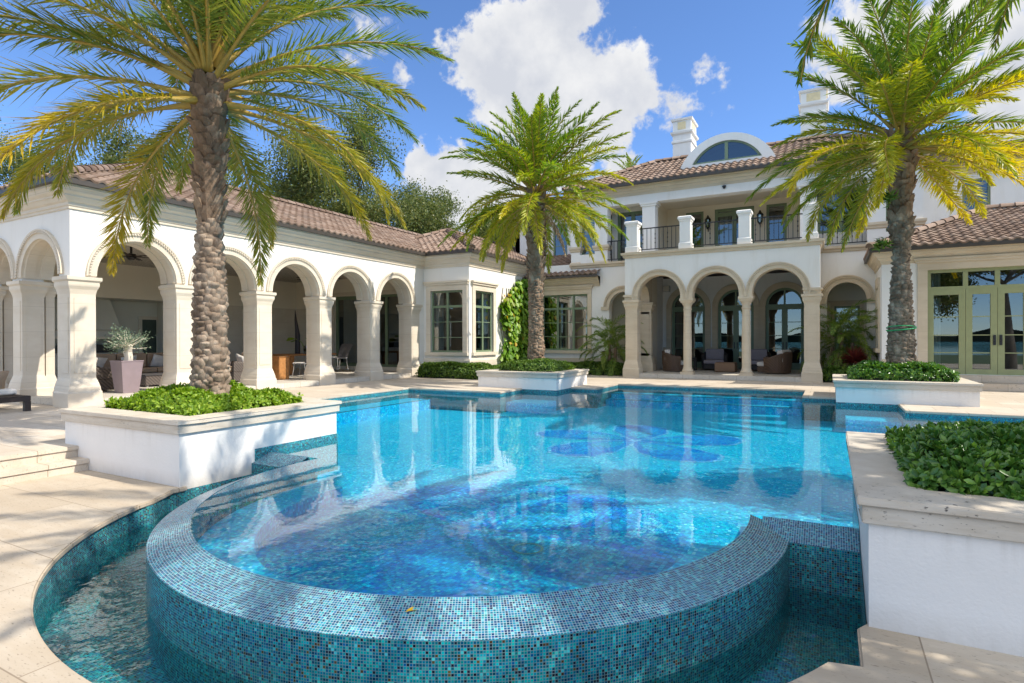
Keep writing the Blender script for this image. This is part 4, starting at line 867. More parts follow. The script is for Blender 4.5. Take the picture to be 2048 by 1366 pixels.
# right wing with the olive doors
FG = F(0, 20.6, (1, 0)); fz = .39
mb = MB(); wall(mb, FG, 1.66, 9.0, 0, 3.95, .3, [(2.48, 6.6, fz, 3.38, False)]); mb.build('wing_wall', M['white2'], man)
mb = MB(); wall(mb, F(1.36, 20.6, (0, -1)), -2.7, 0, 0, 3.951, .3); mb.build('wing_wall', M['white2'], man)
mb = MB(); mb.box(F(1.36, 20.6, (0, -1)), -1.9, -.7, -.02, .06, 3.0, 3.3); mb.box(F(1.36, 20.6, (0, -1)), -1.9, -1.75, -.02, .05, 1.1, 3.0); mb.box(F(1.36, 20.6, (0, -1)), -.85, -.7, -.02, .05, 1.1, 3.0); mb.box(F(1.36, 20.6, (0, -1)), -2.0, -.6, -.02, .12, .98, 1.1); mb.build('window_surround', S2, man)
surround(man, FG, 2.48, 6.6, .42, 3.38, S2, .24, .34, sill=False)
mb = MB(); mb.box(FG, 1.36, 2.23, .002, .05, 0, .8); mb.build('plinth', S2, man)
cornice(man, [(1.36, 23.3), (1.36, 20.6), (9, 20.6)], 3.98, S2, .72)
hip_roof(man, 1.02, 13.5, 20.18, 26.8, 4.06, .43, 'SW')
window(man, FG, 2.48, 6.6, 2.80, 3.38, -.06, (3.37, 4.08, 4.79, 5.6), (), (), (), m='green2', bar=.09, room=2.5, name='transom_window')
for a, b in ((2.48, 3.37), (3.37, 4.08), (4.08, 4.79), (4.79, 5.6)):
    w = window(man, FG, a+.004, b-.004, fz, 2.80, -.05, (), (), (), (1.0, 1.5, 2.02), m='green2', bar=.15, room=0, name='glass_door')
    if 3.3 < a < 4.2:
        h = MB(); x = b-.07 if a < 4 else a+.07; h.box(FG, x-.03, x+.03, -.05, -.02, 1.22, 1.5); h.box(FG, x-.02, x+.02, -.02, .02, 1.34, 1.37); h.build('handle', M['iron'], w)
r = MB(); abox(r, 2.2, 6.8, 23.6, 23.7, .2, 3.5); abox(r, 2.2, 2.25, 20.95, 23.6, .2, 3.5); abox(r, 2.25, 6.8, 20.95, 23.6, .2, .3); abox(r, 6.75, 6.8, 20.95, 23.6, .3, 3.5); r.build('room_wall', M['interior'], man)
for a, b in ((2.62, 2.85), (4.9, 5.2)):
    c = MB(); n = 12; c.rings([[FG.p(a+(b-a)*i/n, -.45+.04*math.sin(i*1.5), z) for i in range(n+1)] for z in (.42, 3.3)], caps=False, closed=False); c.build('curtain', M['curtain'], man, smooth=True, recalc=False)
mb = MB(); abox(mb, 2.0, 9, 19.75, 20.6, 0, .19); abox(mb, 2.0, 9, 20.25, 20.6, .19, .38); mb.build('door_step', M['deck'], man, bev=.01)
# ------------------------------------------------------------------ foliage helpers
def nrmz(a): return a/np.maximum(np.linalg.norm(a, axis=-1, keepdims=True), 1e-9)
def leafmesh(name, P, T, N, L, W, m, parent=None, kind='quad', age=None, curl=0.0):
    """many separate leaves in one mesh: base P, direction T, face normal N, length L, width W"""
    P = np.asarray(P, float); n = len(P); T = nrmz(np.asarray(T, float)); N = np.asarray(N, float); S = nrmz(np.cross(T, N)); N = nrmz(np.cross(S, T))
    L = np.broadcast_to(np.asarray(L, float), (n,))[:, None]; W = np.broadcast_to(np.asarray(W, float), (n,))[:, None]
    if kind == 'quad':
        V = np.stack([P, P+T*L*.42+S*W*.5, P+T*L-N*L*curl, P+T*L*.42-S*W*.5], 1); fc = np.array([[0, 1, 2, 3]])
    elif kind == 'tri2':   # blade folded along its midrib
        V = np.stack([P, P+T*L*.38+S*W*.5+N*W*.22, P+T*L-N*L*curl, P+T*L*.38-S*W*.5+N*W*.22, P+T*L*.5-N*L*curl*.2], 1); fc = np.array([[0, 1, 2, 4], [0, 4, 2, 3]])
    else:                  # broad leaf: two halves of three points each
        V = np.stack([P, P+T*L*.30+S*W*.30+N*W*.12, P+T*L*.68+S*W*.5+N*W*.14-N*L*curl*.4, P+T*L-N*L*curl, P+T*L*.68-S*W*.5+N*W*.14-N*L*curl*.4, P+T*L*.30-S*W*.30+N*W*.12], 1); fc = np.array([[0, 1, 2, 3], [0, 3, 4, 5]])
    k = V.shape[1]; nf = len(fc)
    faces = (fc[None]+(np.arange(n)*k)[:, None, None]).reshape(-1, 4)
    me = bpy.data.meshes.new(name); me.vertices.add(n*k); me.vertices.foreach_set('co', V.reshape(-1)); me.loops.add(len(faces)*4); me.loops.foreach_set('vertex_index', faces.reshape(-1))
    me.polygons.add(len(faces)); me.polygons.foreach_set('loop_start', np.arange(len(faces))*4)
    me.update(calc_edges=True)
    if age is not None:
        at = me.attributes.new('age', 'FLOAT', 'POINT'); at.data.foreach_set('value', np.repeat(np.asarray(age, float), k))
    return link(name, me, m, parent)
def rand_dirs(r, n):
    v = r.normal(size=(n, 3)); return nrmz(v)

def fronds(r, c, specs, nl=95, leaf=.42, lw=.026, r0=.16):
    """specs: list of (azimuth, start elevation, length, droop, age, lateral bend)"""
    P = []; T = []; N = []; L = []; A = []; rp = MB(); ns = 26
    for az, el, ln, dr, ag, lat in specs:
        pts = []; tan = []; p = np.array(c, float); q_ = max(0, math.cos(max(el, 0))); p = p + np.array([math.cos(az)*r0*q_, math.sin(az)*r0*q_, -.30+.62*math.sin(max(el, -.1))])
        for i in range(ns+1):
            s = i/ns; e = el - dr*s**1.35; a = az + lat*s*s
            t = np.array([math.cos(a)*math.cos(e), math.sin(a)*math.cos(e), math.sin(e)]); pts.append(p.copy()); tan.append(t); p = p + t*ln/ns
        pts = np.array(pts); tan = np.array(tan)
        rp.tube([Vector(q) for q in pts[::2]], [(.030+.028*max(0, 1-i/2.0))*(1-.86*(i/(ns/2))) + .003 for i in range(ns//2+1)], 4, caps=False)
        ss = np.linspace(.13, 1.0, nl)
        for sg in (-1, 1):
            s = ss + r.uniform(-.004, .004, nl); s = np.clip(s, 0, 1); x = s*ns; i0 = np.minimum(x.astype(int), ns-1); fr = (x-i0)[:, None]
            q = pts[i0]*(1-fr)+pts[i0+1]*fr; t = nrmz(tan[i0]*(1-fr)+tan[i0+1]*fr)
            sd = nrmz(np.cross(t, np.array([0, 0, 1.]))+1e-6); up = np.cross(sd, t)
            a = np.radians(62-34*s + r.normal(0, 6, nl))[:, None]; b = np.radians(22 + r.normal(0, 20, nl))[:, None]
            d = t*np.cos(a) + (sd*sg*np.cos(b) + up*np.sin(b))*np.sin(a); d[:, 2] -= .10 + .18*r.random(nl); d = nrmz(d)
            prof = np.clip(np.sin(np.pi*(.16+.80*s))**.75, 0, 1)*(.35+.65*np.clip((s-.1)/.22, 0, 1))
            P.append(q); T.append(d); N.append(up + .5*r.normal(size=(nl, 3))); L.append(leaf*ln/3.6*prof*r.uniform(.85, 1.12, nl)); A.append(np.clip(ag + (s-.5)*.35*ag + r.normal(0, .10, nl), 0, 1))
    return np.concatenate(P), np.concatenate(T), np.concatenate(N), np.concatenate(L), np.concatenate(A), rp

def palm(name, label, x, y, z0, zt, rad, nf, ln, lm, barks, seed, elr=(82, -38), dr=(.55, 1.25), agef=None, leaf=.44, nl=95, upz=.45, group='tall feather palms in the planters', dead=0, lw=.03, lean=(0, 0), skip=None):
    r = np.random.default_rng(seed); t = thing(name, label, 'palm tree', (x, y, z0), group); H = zt-z0
    def axis(z): k = (z-z0)/H; return x+lean[0]*k, y+lean[1]*k
    def rr(z):
        k = (z-z0)/H; ks = [q[0] for q in rad]; return float(np.interp(k, ks, [q[1] for q in rad]))
    for part, ka, kb, bm, sc in (('trunk', 0, upz, barks[0], .8), ('upper_trunk', upz, 1.0, barks[1], 1.25)):
        mb = MB(); za, zb = z0+H*ka, z0+H*kb
        mb.rings([[(axis(z)[0]+(rr(z)-.015)*math.cos(2*PI*j/16), axis(z)[1]+(rr(z)-.015)*math.sin(2*PI*j/16), z) for j in range(16)] for z in np.linspace(za-.1, zb, 14)], caps=False)
        step = .072*sc; row = 0; z = za
        while z < zb:
            q = rr(z); cx, cy = axis(z); n = max(7, int(2*PI*q/(.15*sc)))
            for j in range(n):
                a = 2*PI*(j+.5*(row % 2)+r.uniform(-.12, .12))/n; w = 2*PI*q/n*r.uniform(.6, 1.25)*.62; h = (.115*sc)*r.uniform(.5, 1.75); pr = r.uniform(.0, .055)*(1.5 if ka else 1.0)
                zz = z+r.uniform(-.035, .035)
                dw = w/q
                if ka:      # pointed boots near the crown
                    def pt(da, rad_, dz): return (cx+rad_*math.cos(a+da), cy+rad_*math.sin(a+da), zz+dz)
                    vs = [pt(-dw, q-.02, -.02), pt(dw, q-.02, -.02), pt(dw*.95, q+pr*.45, h*.4), pt(-dw*.95, q+pr*.45, h*.4), pt(-dw*.5, q+pr, h), pt(dw*.5, q+pr, h), pt(dw*.5, q-.02, h*.92), pt(-dw*.5, q-.02, h*.92), pt(0, q+pr*.75, h*.4), pt(0, q+pr*1.25, h*1.02), pt(0, q, -.03)]
                    mb.add(vs, [(0, 10, 8, 3), (10, 1, 2, 8), (3, 8, 9, 4), (8, 2, 5, 9), (4, 9, 7), (9, 5, 6), (9, 6, 7), (0, 3, 4, 7), (1, 6, 5, 2)])
                else:       # worn, rounded stumps of old boots
                    vs = []; sk = r.uniform(-.25, .25)
                    for iv in range(5):
                        v = iv/4
                        for iu in range(5):
                            u = iu/2-1; bu = max(0, 1-abs(u)**2.6)**.6; bv = max(0, math.sin(PI*min(1, .08+.95*v**1.25)))**.7
                            rd = q-.025 + (.025+pr)*bu*bv; an = a+dw*u*1.05*(1-.25*(v-.5)**2)+sk*dw*v*.4
                            vs.append((cx+rd*math.cos(an), cy+rd*math.sin(an), zz+h*(v-.1)-(.02*(1-u*u) if iv == 0 else -.012*u*u*(iv == 4))))
                    mb.add(vs, [(iv*5+iu, iv*5+iu+1, iv*5+iu+6, iv*5+iu+5) for iv in range(4) for iu in range(4)])
            z += step*r.uniform(.85, 1.15); row += 1
        mb.build(part, bm, t, smooth=not ka, recalc=False)
    c = (*axis(zt), zt+.05); specs = []
    for i in range(nf):
        k = (i+.5)/nf; az = i*2.39996+r.uniform(-.2, .2); el = R_(elr[0]+(elr[1]-elr[0])*k**.9 + r.normal(0, 7)); d = dr[0]+(dr[1]-dr[0])*k + r.normal(0, .2)
        if el < -.1: d *= .75
        if skip and skip(az % (2*PI), el): continue
        specs.append((az, el, ln*r.uniform(.86, 1.08)*(.8+.2*min(1, k*4)), d, agef(k, az, r) if agef else 0.0, r.normal(0, .24)))
    P, T, N, L, A, rp = fronds(r, c, specs, nl, leaf, r0=rr(zt)*.85)
    leafmesh('crown', P, T, N, L, lw*(.65+.6*r.random(len(P))), lm, t, 'tri2', A, .04)
    rp.build('frond_stem', M['rachis'], t, smooth=True, recalc=False)
    if dead:
        ds = [(az_, R_(-25), ln*.85, .75, 0, 0) for az_ in ((5.6,) if dead == 1 else (0.4, 3.9))]
        P, T, N, L, A, rp = fronds(r, (c[0], c[1], c[2]-.25), ds, 80, leaf*.7); leafmesh('dead_frond', P, T-np.array([0, 0, .6]), N, L, lw*.8, M['dead'], t, 'tri2', None, .1)
    return t

def age_a(k, az, r): return max(0, min(.8, (k-.42)*.95 + r.normal(0, .15)))
def age_b(k, az, r): return max(0, min(.9, (k-.35)*.9 + r.normal(0, .18)))
def age_c(k, az, r): return max(0, min(1, (k-.47)*1.5*(.75+.5*math.cos(az-5.9)) + r.normal(0, .15)))
palm('feather_palm', 'tallest looking palm with thick rough trunk, rising from the bright green bed at left', -7.86, 5.35, .38, 5.1, [(0, .29), (.05, .235), (.2, .212), (.35, .20), (.52, .165), (.60, .16), (.68, .175), (.84, .20), (1, .23)], 62, 3.4, M['frond1'], (M['bark1'], M['bark2']), 11, (86, -17), (.6, 1.5), age_a, .60, 150, .58, lw=.025, skip=lambda az, el: el < .40 and math.cos(az-5.62) > .74)
palm('feather_palm', 'slim trunked palm in the middle before the climbing vine, one dead frond hanging', -7.95, 16.2, .38, 5.95, [(0, .28), (.06, .25), (.2, .215), (.4, .21), (.6, .25), (.8, .265), (1, .25)], 86, 2.95, M['frond2'], (M['bark2'], M['bark2']), 5, (88, -26), (.45, 1.2), age_b, .52, 95, .5, dead=1, lw=.040)
palm('feather_palm', 'palm with yellowing lower fronds at right, green string round its trunk', 1.45, 16.2, .38, 6.05, [(0, .34), (.1, .27), (.36, .20), (.5, .16), (.57, .17), (.62, .24), (.68, .22), (.73, .17), (.82, .27), (.92, .285), (1, .27)], 84, 3.25, M['frond3'], (M['bark3'], M['bark2']), 9, (88, -20), (.4, 1.05), age_c, .56, 105, .66, lw=.038, skip=lambda az, el: .28 < el < .8 and math.cos(az-3.64) > .78)
palm('feather_palm', 'palm mostly out of view, its frond tips hanging in from the top right', 2.0, 5.5, .38, 5.85, [(0, .3), (.5, .24), (1, .28)], 44, 3.0, M['frond3'], (M['bark3'], M['bark2']), 21, (84, -8), (.6, 1.25), None, .5, 95, .6, lw=.03)

def bed(name, label, cat, x0, x1, y0, y1, zb, h, n, leaf, wid, m, seed, kind='broad', per=7, bumpy=.09, edge=.25, round_=True, isbed=True, clear=None):
    r = np.random.default_rng(seed); px = r.uniform(x0, x1, n); py = r.uniform(y0, y1, n)
    f1, f2, f3 = r.uniform(1.5, 4, 3); p1, p2 = r.uniform(0, 6, 2)
    def H(x, y):
        e = np.minimum(np.minimum(x-x0, x1-x), np.minimum(y-y0, y1-y)); k = np.clip(e/edge, 0, 1)
        return zb + h*(.45+.55*np.sqrt(k)) + bumpy*(np.sin(x*f1+p1)*np.cos(y*f2+p2)+.6*np.sin(x*f3*2.1+y*3.3))*k
    hz = H(px, py); dep = r.random(n)**2.2*.16
    side = np.minimum(np.minimum(px-x0, x1-px), np.minimum(py-y0, y1-py)) < edge*.6
    cz = np.where(side, zb+(hz-zb)*r.uniform(.15, 1, n), hz-dep)
    cen = np.stack([px, py, cz], 1); cx, cy = (x0+x1)/2, (y0+y1)/2
    out = np.stack([np.where(side, (px-cx)/(x1-x0)*2.2, 0), np.where(side, (py-cy)/(y1-y0)*2.2, 0), np.ones(n)*np.where(side, .55, 1)], 1)
    ax = nrmz(out + r.normal(0, .35, (n, 3)))
    P = np.repeat(cen, per, 0); A = np.repeat(ax, per, 0); d = nrmz(r.normal(size=(n*per, 3))); d = nrmz(d - A*(d*A).sum(1, keepdims=True)); tilt = np.tile(np.linspace(.15, 1.15, per), n)[:, None] + r.normal(0, .15, (n*per, 1))
    T = d*np.sin(tilt+.35) + A*np.cos(tilt+.35); Nn = A*np.sin(tilt+.35) - d*np.cos(tilt+.35)
    o = leafmesh(name, P, T, Nn, leaf*r.uniform(.65, 1.15, n*per), wid*r.uniform(.8, 1.15, n*per), m, None, kind, None, .12)
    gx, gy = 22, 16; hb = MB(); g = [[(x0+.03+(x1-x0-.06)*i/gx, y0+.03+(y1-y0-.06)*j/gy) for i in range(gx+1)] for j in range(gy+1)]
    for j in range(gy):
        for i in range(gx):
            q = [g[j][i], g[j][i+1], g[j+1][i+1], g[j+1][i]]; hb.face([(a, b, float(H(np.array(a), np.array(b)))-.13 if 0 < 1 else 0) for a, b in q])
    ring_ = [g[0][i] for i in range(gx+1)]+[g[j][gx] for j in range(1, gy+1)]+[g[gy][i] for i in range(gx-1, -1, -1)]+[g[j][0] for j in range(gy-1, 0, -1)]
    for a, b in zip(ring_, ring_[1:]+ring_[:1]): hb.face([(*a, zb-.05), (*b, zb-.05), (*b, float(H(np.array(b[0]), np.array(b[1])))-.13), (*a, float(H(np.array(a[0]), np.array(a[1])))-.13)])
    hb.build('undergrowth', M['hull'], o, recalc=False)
    return tag(o, label, cat, None, 'stuff' if isbed else None)
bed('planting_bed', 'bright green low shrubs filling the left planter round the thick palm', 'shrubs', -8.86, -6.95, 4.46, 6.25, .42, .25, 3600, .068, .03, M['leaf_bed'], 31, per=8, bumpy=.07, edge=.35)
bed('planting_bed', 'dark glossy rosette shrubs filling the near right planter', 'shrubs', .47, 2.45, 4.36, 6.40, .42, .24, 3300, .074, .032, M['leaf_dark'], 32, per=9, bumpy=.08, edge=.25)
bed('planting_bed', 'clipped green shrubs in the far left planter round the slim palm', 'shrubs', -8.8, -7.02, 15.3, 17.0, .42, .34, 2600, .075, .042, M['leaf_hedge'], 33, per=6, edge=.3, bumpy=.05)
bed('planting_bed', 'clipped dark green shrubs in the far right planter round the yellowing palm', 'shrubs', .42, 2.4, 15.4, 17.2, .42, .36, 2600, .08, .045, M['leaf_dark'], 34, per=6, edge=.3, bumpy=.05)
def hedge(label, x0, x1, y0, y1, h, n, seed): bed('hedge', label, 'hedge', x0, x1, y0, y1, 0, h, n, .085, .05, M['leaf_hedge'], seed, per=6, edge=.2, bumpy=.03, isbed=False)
hedge('low clipped hedge below the bay window at the end of the arcade', -13.6, -10.6, 17.55, 18.35, .52, 3400, 41); hedge('low hedge under the wide window left of the portico', -10.6, -6.95, 21.9, 22.6, .46, 3000, 42)
hedge('short low hedge between the portico and the far right planter', -.2, 1.25, 21.4, 22.2, .48, 1600, 43); hedge('low hedge below the climbing vine beside the bay', -11.6, -10.7, 18.4, 22.9, .42, 2000, 44)

def vine():
    r = np.random.default_rng(50); n = 2300; y = r.uniform(20.75, 23.45, n); z = .35+3.75*r.random(n)**.9; w = (y-22.1)/1.4
    keep = (np.abs(w) < .85+.25*np.sin(z*3.1)+.1*r.normal(size=n)) & (z < 3.7+.4*np.sin(y*2.3)); y, z = y[keep], z[keep]; n = len(y)
    P = np.stack([-11.86+.32*r.random(n)**1.4, y, z], 1); T = np.stack([.35+.3*r.random(n), r.normal(0, .55, n), -.7-.3*r.random(n)], 1); N = np.stack([np.ones(n), r.normal(0, .4, n), .55+.3*r.normal(size=n)], 1)
    age = np.clip(np.exp(-((y-21.25)**2/.12+(z-3.45)**2/.12))*.9*(r.random(n) > .5)+(r.random(n) < .02)*.5, 0, 1)
    t = thing('climbing_vine', 'climbing vine with large leaves and an orange patch, covering the wall beside the bay', 'vine', (-11.8, 22.1, .3))
    leafmesh('foliage', P, T, N, .26*r.uniform(.55, 1.15, n), .23*r.uniform(.6, 1.1, n), M['leaf_vine'], t, 'broad', age, .15)
    mb = MB()
    for k in range(9):
        yy = 21+.28*k; mb.tube([(-11.88, yy+.15*math.sin(q*.9+k), .2+.42*q) for q in range(9)], .015, 5)
    mb.build('stem', M['oakbark'], t)
vine()

def small_palm(label, x, y, z0, h, nf, ln, seed, name='pygmy_date_palm'):
    r = np.random.default_rng(seed); t = thing(name, label, 'palm', (x, y, z0), 'small feathery palms beside the portico'); mb = MB()
    specs = []; P_ = []
    for k, (dx, dy, hh) in enumerate(((0, 0, h), (.28, -.15, h*.8), (-.25, .1, h*.7))):
        mb.tube([(x+dx*.4, y+dy*.4, z0), (x+dx, y+dy, z0+hh*.5), (x+dx*1.1, y+dy, z0+hh)], [.07, .06, .055], 8)
        sp = [(i*2.4+r.uniform(-.3, .3), R_(75-95*(i+.5)/nf), ln*r.uniform(.8, 1.1), 1.3+.5*r.random(), .3*r.random(), r.normal(0, .2)) for i in range(nf)]
        P_.append(fronds(r, (x+dx*1.1, y+dy, z0+hh), sp, 60, .75, r0=.05))
    leafmesh('crown', *[np.concatenate([q[i] for q in P_]) for i in range(4)], .02, M['frond4'], t, 'tri2', np.concatenate([q[4] for q in P_]), .08)
    mb.build('trunk', M['bark2'], t)
small_palm('small feathery palm standing left of the portico before the arched niche', -7.75, 22.45, 0, 1.35, 17, 1.35, 61); small_palm('taller feathery palm standing right of the portico before the arched niche', .35, 22.5, 0, 1.6, 17, 1.45, 62)
def red_plant():
    r = np.random.default_rng(63); n = 260; az = r.uniform(0, 2*PI, n); el = r.uniform(.1, 1.4, n); T = np.stack([np.cos(az)*np.cos(el), np.sin(az)*np.cos(el), np.sin(el)], 1)
    o = leafmesh('bromeliad', np.array([[.72, 21.75, .62]])+T*.06, T, np.stack([-np.cos(az)*np.sin(el), -np.sin(az)*np.sin(el), np.cos(el)], 1), r.uniform(.38, .62, n), .05, M['leaf_red'], None, 'tri2', None, .25)
    tag(o, 'dark red spiky plant below the small palm right of the portico', 'plant')
red_plant()

def oak(label, x, y, z0, h, spread, seed, nclump=1, leaf=.17, dens=60, up=.5, name='oak_tree', group='live oaks behind the pavilion'):
    r = np.random.default_rng(seed); t = thing(name, label, 'tree', (x, y, z0), group); mb = MB(); tips = []
    def grow(p, d, ln, rad, lev):
        pts = [p.copy()]; rs = [rad]; q = p.copy(); dd = d.copy()
        for i in range(4):
            dd = dd + r.normal(0, .22, 3)*(1 if lev else .4); dd[2] += .05 if lev > 1 else 0; dd = dd/np.linalg.norm(dd); q = q+dd*ln/4; pts.append(q.copy()); rs.append(rad*(1-.16*(i+1)))
            if lev >= 2: tips.append((q.copy(), lev))
            if lev in (1, 2, 3) and i in (1, 2) and lev < 4:
                e = dd + nrmz(r.normal(size=3))*.95; e[2] = abs(e[2])*.6 + .05; e /= np.linalg.norm(e)
                if lev < 3: grow(q.copy(), e, ln*.62, rs[-1]*.6, lev+1)
        mb.tube([Vector(a) for a in pts], rs, 7 if lev < 2 else 5, caps=False)
        if lev < 3:
            for k in range(2 if lev else 5):
                a = r.uniform(0, 2*PI) if lev else 2*PI*k/5+r.uniform(-.4, .4)
                e = np.array([math.cos(a)*spread, math.sin(a)*spread, up+r.uniform(-.1, .5)]) if not lev else dd + nrmz(r.normal(size=3))*.7
                e = e/np.linalg.norm(e); grow(q.copy(), e, h*(.30 if not lev else .55*.3/(lev)), rs[-1]*.62, lev+1)
    grow(np.array([x, y, z0], float), np.array([.05, .02, 1.0]), h*.42, h*.028, 0)
    P = []
    for p, lev in tips: 
        k = int(dens*r.uniform(1.2, 3.4)); P.append(p + r.normal(0, 1, (k, 3))*np.array([.42, .42, .26])*h/16)
    P = np.concatenate(P); n = len(P)
    leafmesh('crown', P, rand_dirs(r, n), rand_dirs(r, n)+np.array([0, 0, .6]), leaf*.85*r.uniform(.6, 1.2, n), leaf*.5, M['leaf_oak'], t, 'quad')
    mb.build('trunk', M['oakbark'], t, smooth=True, recalc=False)
oak('sparse live oak at the far left edge above the pavilion roof', -44, 14.5, -1.6, 19.5, 1.0, 70, leaf=.19, dens=50)
oak('live oak with an upright limb left of the thick palm trunk', -38, 19.5, -1.6, 17.5, .8, 71, leaf=.18, dens=50)
oak('spreading live oak with a low yellow green crown just left of the thick palm trunk', -33.5, 21.5, -1.6, 17.5, 1.1, 76, leaf=.18, dens=80)
oak('tall live oak with pale crooked limbs just right of the thick palm trunk', -28, 26, -1.6, 19.5, .95, 73, leaf=.18, dens=60)
oak('live oak with long horizontal limbs over the middle of the pavilion roof', -25, 31, -1.6, 18.0, 1.7, 74, leaf=.20, dens=75, up=.25)
oak('rounded live oak behind the roof between the thick palm and the bay', -30.5, 33, -1.6, 18.0, 1.0, 79, leaf=.18, dens=70)
oak('small tree showing between the bay roof and the mansion', -22, 41, -1.6, 15.0, 1.0, 75, leaf=.2, dens=80)
oak('leafy tree beyond the end arches at the far left edge', -32, 12.5, -1.6, 7.5, 1.0, 77, leaf=.16, dens=90, up=.2)
oak('broad shade tree standing out of view beyond the near right planter', 7.4, 6.3, -.4, 10.5, .95, 78, leaf=.15, dens=70, group=None)
palm('distant_palm', 'small palm top showing above the mansion roof left of the chimney', -13.5, 44, -1.6, 14.0, [(0, .2), (1, .18)], 26, 1.8, M['frond2'], (M['bark2'], M['bark2']), 81, (80, -30), (.5, 1.2), None, .5, 50, .6, group=None, lw=.05)

# ------------------------------------------------------------------ furniture and small things
def soft(mb, x0, x1, y0, y1, z0, z1, b=.05, n=4):
    """rounded cushion block"""
    f = W0; prof = []
    for i in range(n+1): a = PI/2*i/n; prof.append((-b+b*math.sin(a), z0+b-b*math.cos(a)))
    for i in range(n+1): a = PI/2*i/n; prof.append((-b+b*math.cos(a), z1-b+b*math.sin(a)))
    mb.loft(f, x0, x1, -y1, -y0, prof)
def pot_plant():
    t = thing('potted_olive', 'olive tree in a tall tapered mauve pot inside the first arch', 'potted tree', (-14.95, 8.0, .15)); F0_ = F(-14.95, 8.0, (1, 0)); mb = MB()
    mb.loft(F0_, -.18, .18, -.18, .18, [(0, .15), (.07, .90), (.08, .905), (.08, .93), (.05, .93), (.04, .88)]); mb.build('pot', M['pot'], t)
    mb = MB(); z = .86
    for a in ((0, 0), (.06, .03)): mb.tube([(-14.97+a[0], 8.0+a[1], .86), (-14.93+a[0], 8.02, 1.0), (-14.98+a[0]*2, 8.0, 1.15), (-14.94+a[0]*3, 7.98, 1.3)], [.085, .075, .07, .05], 8)
    r = np.random.default_rng(90); tips = []
    for k in range(26):
        a = r.uniform(0, 2*PI); e = r.uniform(-.15, 1.3); d = np.array([math.cos(a)*math.cos(e), math.sin(a)*math.cos(e), math.sin(e)]); p = np.array([-14.95, 8.0, 1.25]); q = p+d*r.uniform(.3, .5)*np.array([1.1, 1.1, 1.0]); mb.tube([Vector(p), Vector((p+q)/2+r.normal(0, .03, 3)), Vector(q)], [.018, .012, .005], 4); tips.append((p, q))
    mb.build('trunk', M['cream'], t); P = []; T = []
    for p, q in tips:
        for k in range(48): s = r.uniform(.35, 1.15); P.append(p+(q-p)*s+r.normal(0, .07, 3)); T.append(nrmz((q-p)+r.normal(0, .25, 3)+np.array([0, 0, .1])))
    leafmesh('crown', np.array(P), np.array(T), rand_dirs(r, len(P)), .075, .018, M['leaf_olive'], t, 'quad')
pot_plant()
def sofa(label, x, y, rz, w, d=.85, wick='wick1', cush='cush', n=2, name='sofa', cat='sofa', pil=True, group=None):
    """built at the origin facing -Y then turned"""
    t = thing(name, label, cat, (0, 0, .15), group); z = .15
    mb = MB(); abox(mb, -w/2, w/2, -d/2, d/2, z+.04, z+.30); soft(mb, -w/2, -w/2+.14, -d/2, d/2, z+.29, z+.60, .04); soft(mb, w/2-.14, w/2, -d/2, d/2, z+.29, z+.60, .04); soft(mb, -w/2, w/2, d/2-.14, d/2, z+.29, z+.74, .04); mb.build('frame', M[wick], t)
    ww = (w-.30)/n
    for i in range(n):
        a = -w/2+.15+ww*i; mb = MB(); soft(mb, a+.01, a+ww-.01, -d/2-.02, d/2-.16, z+.30, z+.45, .05); mb.build('seat_cushion', M[cush], t, smooth=False)
        mb = MB(); soft(mb, a+.02, a+ww-.02, d/2-.32, d/2-.15, z+.45, z+.88, .06); mb.build('back_cushion', M[cush], t)
    if pil:
        for i in range(n):
            a = -w/2+.22+ww*i; mb = MB(); c = Vector((a+.22, d/2-.42, z+.62)); R3 = Matrix.Rotation(.35, 3, 'X') @ Matrix.Rotation(.2*(-1)**i, 3, 'Y'); rg = []
            for k in range(9): th = PI*k/8-PI/2; rg.append([c+R3 @ Vector((.22*math.cos(th)**.6*sx_ if True else 0, .075*math.sin(th), .20*math.cos(th)**.6*sz_)) for sx_, sz_ in ((-1, -1), (0, -.9), (1, -1), (.9, 0), (1, 1), (0, .9), (-1, 1), (-.9, 0))])
            mb.rings(rg); mb.build('throw_pillow', M['cushw'], t, smooth=True)
    t.location = (x, y, .15); t.rotation_euler = (0, 0, rz)
    return t
sofa('long wicker sofa with taupe cushions behind the potted olive', -18.3, 10.0, PI/2, 2.9, n=3); sofa('wicker armchair turned toward the long sofa, its side behind the pot', -16.15, 7.75, PI, .95, n=1, name='armchair', cat='armchair')
sofa('wicker armchair with tan seat seen between the palm trunk and the next pillar', -16.1, 12.0, -.25, .95, n=1, name='armchair', cat='armchair')
t = thing('coffee_table', 'low grey wicker coffee table in front of the long sofa', 'coffee table', (-16.65, 9.75, .15)); mb = MB(); abox(mb, -17.1, -16.2, 9.15, 10.35, .19, .46); mb.build('base', M['wick1'], t, bev=.01)
mb = MB(); abox(mb, -17.12, -16.18, 9.13, 10.37, .46, .485); mb.build('tabletop', M['sling'], t); mb = MB()
for a in (-17.05, -16.29):
    for b in (9.2, 10.24): abox(mb, a, a+.05, b, b+.05, .15, .19)
mb.build('foot', M['alu'], t)
t = thing('wood_pedestal', 'square golden wood block standing beside the third pillar', 'pedestal', (-15.5, 12.95, .15)); mb = MB(); abox(mb, -15.68, -15.3, 12.75, 13.15, .15, .86); mb.build('block', M['wood'], t, bev=.012); mb = MB(); abox(mb, -15.70, -15.28, 12.73, 13.17, .86, .885); mb.build('top_board', M['wood'], t, bev=.006)
t = thing('dining_table', 'long wooden dining table under the fourth arch', 'table', (-17.6, 15.6, .15)); mb = MB(); abox(mb, -18.2, -17.0, 14.6, 16.9, .84, .90); mb.build('tabletop', M['wood'], t, bev=.008)
